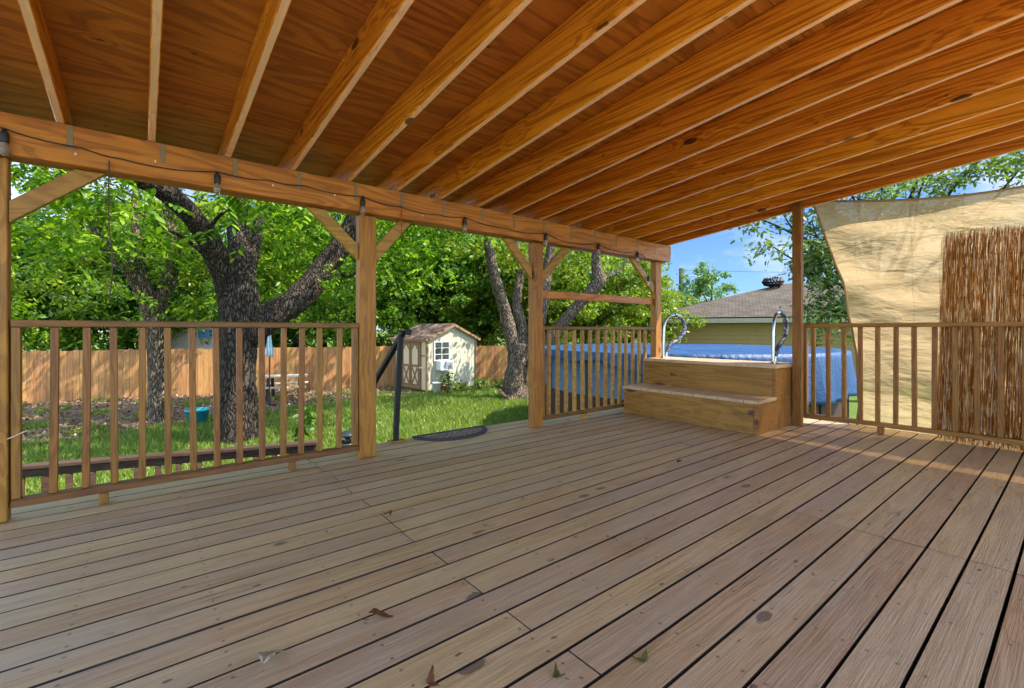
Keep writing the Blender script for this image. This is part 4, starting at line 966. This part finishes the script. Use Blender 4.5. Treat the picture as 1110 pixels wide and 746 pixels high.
# trees beyond the fence: three kinds, copied
def make_crown(seed, rx, rz, nclump, per, size, mat, root, zc):
    r = np.random.default_rng(seed); cen = []
    lob = [(r.uniform(-.5, .5)*rx, r.uniform(-.5, .5)*rx, zc+r.uniform(-.6, .55)*rz, r.uniform(.4, .62)) for _ in range(7)]
    while len(cen) < nclump:
        lx, ly, lz, lr = lob[int(r.integers(0, 7))]
        v = r.normal(0, 1, 3); v /= np.linalg.norm(v); v *= r.uniform(.25, 1)**.4
        p_ = np.array([lx+v[0]*rx*lr, ly+v[1]*rx*lr, lz+v[2]*rz*lr])
        if p_[2] < .6: continue
        cen.append(p_)
    pts = clump_points(cen, r.uniform(.35, .8, len(cen)), per, r, .7)
    return fast_mesh('crown', leaves(pts, size, LEAF4, r, .4, .7)+np.array(root.location), 4, mat, root)
def bgtree(seed, mat, rx, rz, zc, nclump, per, size, th):
    t = thing('leafy_tree', 'x', 'tree', (0, 0, 0))
    b = MB(); b.tube(spline([(0, 0, -.05), (.05, .02, 1.5), (-.1, .1, zc*.7), (.1, 0, zc+rz*.5)], 5), lerp_list([.30, .22, .16, .05], 16), 9, True, .1)
    for k in range(5):
        a = k*1.26+seed; z0 = zc*.45+k*.35
        b.tube(spline([(0, 0, z0), (math.cos(a)*rx*.3, math.sin(a)*rx*.3, z0+1.0), (math.cos(a)*rx*.65, math.sin(a)*rx*.65, z0+1.7)], 4), lerp_list([.10, .07, .02], 9), 6)
    b.build('trunk', M_BARKD, t, True)
    make_crown(seed, rx, rz, nclump, per, size, mat, t, zc)
    return t
KA = bgtree(1, L_BG, 4.6, 5.0, 4.6, 240, 92, .21, 1)
KB = bgtree(2, L_DARKG, 4.2, 4.4, 4.0, 230, 92, .20, 1)
KC = bgtree(3, L_YEL, 4.0, 4.3, 4.0, 210, 95, .19, 1)
KD = bgtree(4, L_PALE, 3.4, 3.2, 4.4, 62, 60, .26, 1)
def copy_tree(o):
    c_ = o.copy(); C.objects.link(c_)
    for ch in list(o.children):
        d_ = ch.copy(); C.objects.link(d_); d_.parent = c_
    return c_
BG = [(KA, -70, 22, 1.0, 0.3), (KB, 5, 23.5, 1.05, 1.1), (KA, 75, 24, 1.15, 2.0), (KB, 140, 25, 1.2, 2.9), (KA, 205, 31, 1.25, 4.0), (KA, 262, 27, 1.15, 5.1), (KB, 322, 24, 1.05, 0.7), (KA, 385, 22.5, 1.0, 1.9),
      (KA, 440, 21.5, .95, 3.3), (KB, 482, 24, 1.1, 4.4), (KA, 530, 23, 1.0, 5.5), (KC, 580, 21.5, .90, .4), (KC, 632, 20.5, .84, 1.5), (KC, 676, 22, .74, 2.6), (KA, 600, 30, 1.2, .9), (KA, 350, 33, 1.4, 2.2), (KA, 80, 35, 1.5, 1.2), (KB, 470, 34, 1.4, 5.0), (KC, 712, 27, .72, 4.2), (KB, 742, 52, .80, 5.2)]
where = ['leafy tree over the fence at the far left edge of the view', 'dark green tree beyond the fence beside the leftmost post', 'tall green tree behind the fence left of the slim grey tree', 'dark tree behind the slim grey tree with the forked trunk',
         'tree behind the low grey house over the fence', 'green tree behind the trunk of the big dark tree', 'dark tree behind the right limb of the big dark tree', 'green tree beyond the fence behind the second post',
         'bright green tree behind the left end of the shed roof', 'dark tree rising behind the shed ridge', 'green tree over the fence just right of the shed', 'yellow green tree behind the third post', 'yellow green tree over the left half of the pool railing', 'small yellow green tree left of the corner post',
         'tall tree far behind the yellow green trees near the third post', 'tall tree far back between the big dark tree and the second post', 'tall tree far back at the left of the yard', 'tall dark tree far back behind the shed', 'low yellow green tree right of the corner post', 'small distant dark tree at the foot of the utility pole']
used = set()
for (kind, px, D, s, rz), lab in zip(BG, where):
    o = kind if kind.name not in used else copy_tree(kind); used.add(kind.name)
    o.location = PG(px, D); o.rotation_euler = (0, 0, rz); o.scale = (s, s, s*random.uniform(.95, 1.08)); tag(o, lab, 'tree', 'trees beyond the fence')
for (px, D, s, rz), lab in zip([(772, 38, 1.0, .5)], ['airy pale tree beside the utility pole behind the house roof']):
    o = KD; o.location = PG(px, D); o.rotation_euler = (0, 0, rz); o.scale = (.95, .95, 1.0); tag(o, lab, 'tree', 'trees beyond the fence')

# airy tree with visible branches behind the sail and the right hand post
s5 = PG(955, 13.5); t5 = thing('shade_tree', 'airy tree with bare branches behind the shade sail and right post', 'tree', s5.to_tuple())
sp5 = [([s5, s5+up*1.5, s5+up*3.0], [.26, .2, .16]),]
tips = []
rg = random.Random(9)
for (px, py, D) in [(815, 235, 13), (830, 262, 12.5), (845, 225, 13.4), (865, 205, 13), (880, 240, 13), (900, 190, 13), (940, 175, 12.6), (985, 165, 12.6), (1030, 160, 12), (1075, 165, 11.6), (1130, 150, 11.5), (855, 290, 12.8), (890, 300, 12.5), (875, 330, 12.4), (905, 340, 12.6), (895, 270, 12.3), (1000, 120, 14), (1090, 110, 13), (935, 130, 14), (850, 180, 14.5)]:
    tip = P(px, py, D); a = s5+up*rg.uniform(2.0, 3.4)
    m1 = a.lerp(tip, .4)+Vector((rg.uniform(-.3, .3), rg.uniform(-.3, .3), rg.uniform(-.1, .5))); m2 = a.lerp(tip, .75)+Vector((rg.uniform(-.3, .3), rg.uniform(-.3, .3), rg.uniform(-.2, .4)))
    sp5.append(([a, m1, m2, tip], [.08, .045, .028, .012])); tips.append((m2, tip))
    for k in range(4):
        f = m1.lerp(tip, rg.uniform(.2, 1)); e = f+Vector((rg.uniform(-.7, .7), rg.uniform(-.7, .7), rg.uniform(-.5, .5))); sp5.append(([f, f.lerp(e, .5)+up*.08, e], [.018, .012, .005])); tips.append((f, e))
limbs(sp5, M_BARKD, t5, .08, 7)
pos = []
for a, e in tips:
    nn_ = 75
    for k in range(nn_):
        f = a.lerp(e, rng.uniform(.1, 1.1)); pos.append((f.x+rng.normal(0, .17), f.y+rng.normal(0, .17), f.z+rng.normal(0, .15)))
for (px, py, D) in [(905, 330, 12.5), (890, 300, 12.6), (915, 300, 12.6), (900, 360, 12.5), (880, 345, 12.5), (1080, 180, 11.5), (1105, 175, 11.5), (1050, 185, 12), (1110, 195, 11.5), (1020, 195, 12), (985, 200, 12), (960, 208, 12)]:
    c_ = P(px, py, D); pos += [tuple(v) for v in clump_points([tuple(c_)], [.55], 110, rng)]
fast_mesh('crown', leaves(np.array(pos), .15, LEAF6, rng, .4, .6), 6, L_PALE, t5)
# twig with leaves in front of the olive wall
plant(PG(806, 17.5, G).to_tuple(), 1.75, 60, .22, 'small sapling poking up behind the pool in front of the olive wall', L_PALE, .3, 3, 'sapling', 'plant')

# ------------------------------------------------------------------ lawn blades
gr = np.random.default_rng(33); nb = 330000
D = gr.uniform(4.6**1.3, 18.5**1.3, nb)**(1/1.3); pxs = gr.uniform(-30, 760, nb); t = (pxs-555)/500
gx = (FX+t*FY)*D; gy = (FY-t*FX)*D
# fence side test and bare patches
fy = np.interp(gx, [v.x for v in FENCE], [v.y for v in FENCE])
patch = np.sin(gx*1.7+np.sin(gy*1.3)*1.5)*np.sin(gy*1.9+np.cos(gx*1.1))
keep = (gy > 4.2) & (gy < fy-.1) & (gr.random(nb) > np.clip(dirt_amount(gx, gy)*.97-.5*(np.sin(gx*3.1+1)*np.sin(gy*2.3)>.45), 0, 1)) & ~((gx > 7.2) & (gx < 9.9) & (gy > 13.9)) & (((gx-PC.x)**2+(gy-PC.y)**2) > 9.2) & ~((gx > 1.6) & (gx < 3.3) & (gy < 5.3)) & (gr.random(nb) < .8+.35*patch)
gx, gy = gx[keep], gy[keep]; n = len(gx)
h = gr.uniform(.05, .13, n)*(1+.25*np.sin(gx*2.1)*np.sin(gy*1.7)); a = gr.uniform(0, 2*np.pi, n); w = .0065+.0006*gr.uniform(6, 14, n)
lean = gr.normal(0, .45, (n, 2))*h[:, None]
b0 = np.stack([gx-np.cos(a)*w, gy-np.sin(a)*w, np.full(n, G)], 1); b1 = np.stack([gx+np.cos(a)*w, gy+np.sin(a)*w, np.full(n, G)], 1)
tp_ = np.stack([gx+lean[:, 0], gy+lean[:, 1], G+h], 1)
go = fast_mesh('lawn_grass', np.stack([b0, b1, tp_], 1), 3, L_GRASS)
tag(go, 'short bright green grass covering the yard', 'grass', kind='stuff')
# leaf litter and bark bits on the bare strip
nl = 42000; x = gr.uniform(-5, 12, nl); y = gr.uniform(8, 20, nl)
fy = np.interp(x, [v.x for v in FENCE], [v.y for v in FENCE]); k_ = (y < fy-.05) & (gr.random(nl) < dirt_amount(x, y)) & ~((x > 7.2) & (x < 9.9) & (y > 13.9))
x, y = x[k_], y[k_]
M_LITTER = leafmat('leaf_litter', [(0.07, 0.032, 0.016), (0.17, 0.085, 0.045), (0.30, 0.17, 0.10), (0.46, 0.31, 0.21)], .1, .8)
lt = fast_mesh('leaf_litter', leaves(np.stack([x, y, np.full(len(x), G+.015)], 1), .09, LEAF4, gr, 0.0, 1.6), 4, M_LITTER)
tag(lt, 'brown fallen leaves and bark bits along the fence', 'leaf litter', kind='stuff')

# ------------------------------------------------------------------ dry leaves on the deck
def fallen(px, py, size, mat, label, seed):
    D_ = 500*EYE/(py-358); c_ = P(px, 358, D_); c_.z = 0.004; r = random.Random(seed)
    b = MB(); nseg = 9; a0 = r.uniform(0, 6.28); dv = Vector((math.cos(a0), math.sin(a0), 0)); sv_ = Vector((-dv.y, dv.x, 0)); rows = []
    for i in range(nseg+1):
        t = i/nseg; wdt = size*.25*max(.02, math.sin(math.pi*t**.8))**.9*(1+.16*math.sin(i*2.1+seed)); z = .016*math.sin(3.3*t+seed)+.006
        p_ = c_+dv*size*(t-.5)+sv_*.012*math.sin(4*t)
        rows.append([p_+sv_*wdt+up*(z+wdt*r.uniform(.1, .5)), p_+sv_*wdt*.5+up*(z+.004), p_+up*z, p_-sv_*wdt*.5+up*(z+.005), p_-sv_*wdt+up*(z+wdt*r.uniform(.1, .5))])
    zmin = min(v.z for rw in rows for v in rw)
    for rw in rows:
        for v in rw: v.z += .004-zmin; b.v.append(v)
    for i in range(nseg):
        for j in range(4): k = i*5+j; b.f.append((k, k+1, k+6, k+5))
    st_ = c_-dv*size*.5; b.tube([Vector((st_.x, st_.y, .012)), Vector((st_.x, st_.y, .012))-dv*size*.35+up*.006], [.0016, .001], 5)
    o = b.build('dry_leaf', mat, None, True); m = o.modifiers.new('t', 'SOLIDIFY'); m.thickness = .0008
    tag(o, label, 'leaf', 'dry leaves on the deck')
fallen(296, 718, .10, M_LEAFPALE, 'curled pale dry leaf lying nearest the bottom left of the deck', 1)
fallen(413, 672, .085, M_LEAFRUST, 'crumpled dark rust brown leaf on the middle boards', 2)
fallen(606, 733, .055, M_LEAFOLIVE, 'curled olive leaf at the bottom centre of the deck', 3)
fallen(470, 740, .05, M_LEAFRUST, 'small dark brown leaf at the bottom edge left of the olive leaf', 4)
fallen(735, 503, .07, M_LEAFRUST, 'small dark leaf in front of the pool steps', 5)
fallen(421, 560, .06, M_LEAFRUST, 'small reddish leaf beside the row of board joints', 6)
fallen(356, 580, .045, M_LEAFPALE, 'tiny pale leaf fragment left of the reddish leaf', 7)
fallen(347, 496, .05, M_TUB, 'small black leaf by the left railing foot block', 8)
fallen(694, 716, .05, M_LEAFOLIVE, 'faded grey green leaf near the bottom right board joint', 9)

# ------------------------------------------------------------------ sky, sun, camera
SUN_AZ = R(-48); SUN_EL = R(52)            # azimuth from +X towards -Y: the sun stands to the right
w = bpy.data.worlds.new('World'); bpy.context.scene.world = w; w.use_nodes = True
nt = w.node_tree; nt.nodes.clear()
sky = nt.nodes.new('ShaderNodeTexSky'); sky.sky_type = 'NISHITA'; sky.sun_disc = False
sky.sun_elevation = SUN_EL; sky.sun_rotation = math.pi/2-SUN_AZ; sky.altitude = 200; sky.air_density = 1.0; sky.dust_density = 0.6; sky.ozone_density = 1.6
tc = nt.nodes.new('ShaderNodeTexCoord'); mp = nt.nodes.new('ShaderNodeMapping'); mp.inputs['Scale'].default_value = (1, 1, 2.6); nt.links.new(tc.outputs['Generated'], mp.inputs[0])
nz = nt.nodes.new('ShaderNodeTexNoise'); nz.inputs['Scale'].default_value = 3.2; nz.inputs['Detail'].default_value = 7; nz.inputs['Roughness'].default_value = .6; nt.links.new(mp.outputs[0], nz.inputs[0])
rp_ = nt.nodes.new('ShaderNodeValToRGB'); rp_.color_ramp.elements[0].position = .45; rp_.color_ramp.elements[1].position = .70; nt.links.new(nz.outputs['Fac'], rp_.inputs[0])
mx = nt.nodes.new('ShaderNodeMix'); mx.data_type = 'RGBA'; nt.links.new(rp_.outputs[0], mx.inputs[0]); nt.links.new(sky.outputs[0], mx.inputs[6]); mx.inputs[7].default_value = (7.5, 7.8, 8.2, 1)
# clear deep blue away from the sun, brighter hazy sky on the sun's side
nm = nt.nodes.new('ShaderNodeVectorMath'); nm.operation = 'DOT_PRODUCT'; nt.links.new(tc.outputs['Generated'], nm.inputs[0]); nm.inputs[1].default_value = (0.80, 0.60, 0.0)
mr = nt.nodes.new('ShaderNodeMapRange'); mr.inputs[1].default_value = 0.1; mr.inputs[2].default_value = 0.75; mr.interpolation_type = 'SMOOTHSTEP'; nt.links.new(nm.outputs['Value'], mr.inputs[0])
mb_ = nt.nodes.new('ShaderNodeMix'); mb_.data_type = 'RGBA'; nt.links.new(mr.outputs[0], mb_.inputs[0]); mb_.inputs[6].default_value = (1, 1, 1, 1); mb_.inputs[7].default_value = (.10, .145, .205, 1)
ml = nt.nodes.new('ShaderNodeMix'); ml.data_type = 'RGBA'; ml.blend_type = 'MULTIPLY'; ml.inputs[0].default_value = 1.0; nt.links.new(sky.outputs[0], ml.inputs[6]); nt.links.new(mb_.outputs[2], ml.inputs[7])
nt.links.new(ml.outputs[2], mx.inputs[6]); mx.inputs[7].default_value = (1.3, 1.36, 1.43, 1)
bg = nt.nodes.new('ShaderNodeBackground'); bg.inputs['Strength'].default_value = 0.15; nt.links.new(mx.outputs[2], bg.inputs[0])
ow = nt.nodes.new('ShaderNodeOutputWorld'); nt.links.new(bg.outputs[0], ow.inputs[0])
sd = bpy.data.lights.new('sun', 'SUN'); sd.energy = 2.1; sd.angle = R(0.5); sd.color = (1.0, .95, .86)
so_ = bpy.data.objects.new('sun', sd); C.objects.link(so_)
to_sun = Vector((math.cos(SUN_EL)*math.cos(SUN_AZ), math.cos(SUN_EL)*math.sin(SUN_AZ), math.sin(SUN_EL)))
so_.rotation_euler = to_sun.to_track_quat('Z', 'Y').to_euler(); so_.location = (20, -20, 40)
cd = bpy.data.cameras.new('camera'); co_ = bpy.data.objects.new('camera', cd); C.objects.link(co_)
cd.lens = 36*500/1110; cd.sensor_width = 36; cd.sensor_fit = 'HORIZONTAL'; cd.shift_y = -15/1110; cd.clip_end = 2000; cd.clip_start = .02
co_.location = (0, 0, EYE); co_.rotation_euler = (R(90), 0, YAW-math.pi/2)
sc = bpy.context.scene; sc.camera = co_
sc.view_settings.view_transform = 'Standard'; sc.view_settings.look = 'None'; sc.view_settings.gamma = 1.0; sc.view_settings.exposure = 2.58
sc.render.engine = 'CYCLES'
sc.cycles.max_bounces = 10; sc.cycles.diffuse_bounces = 6; sc.cycles.transmission_bounces = 6; sc.cycles.use_denoising = True
sc.cycles.caustics_reflective = False; sc.cycles.caustics_refractive = False
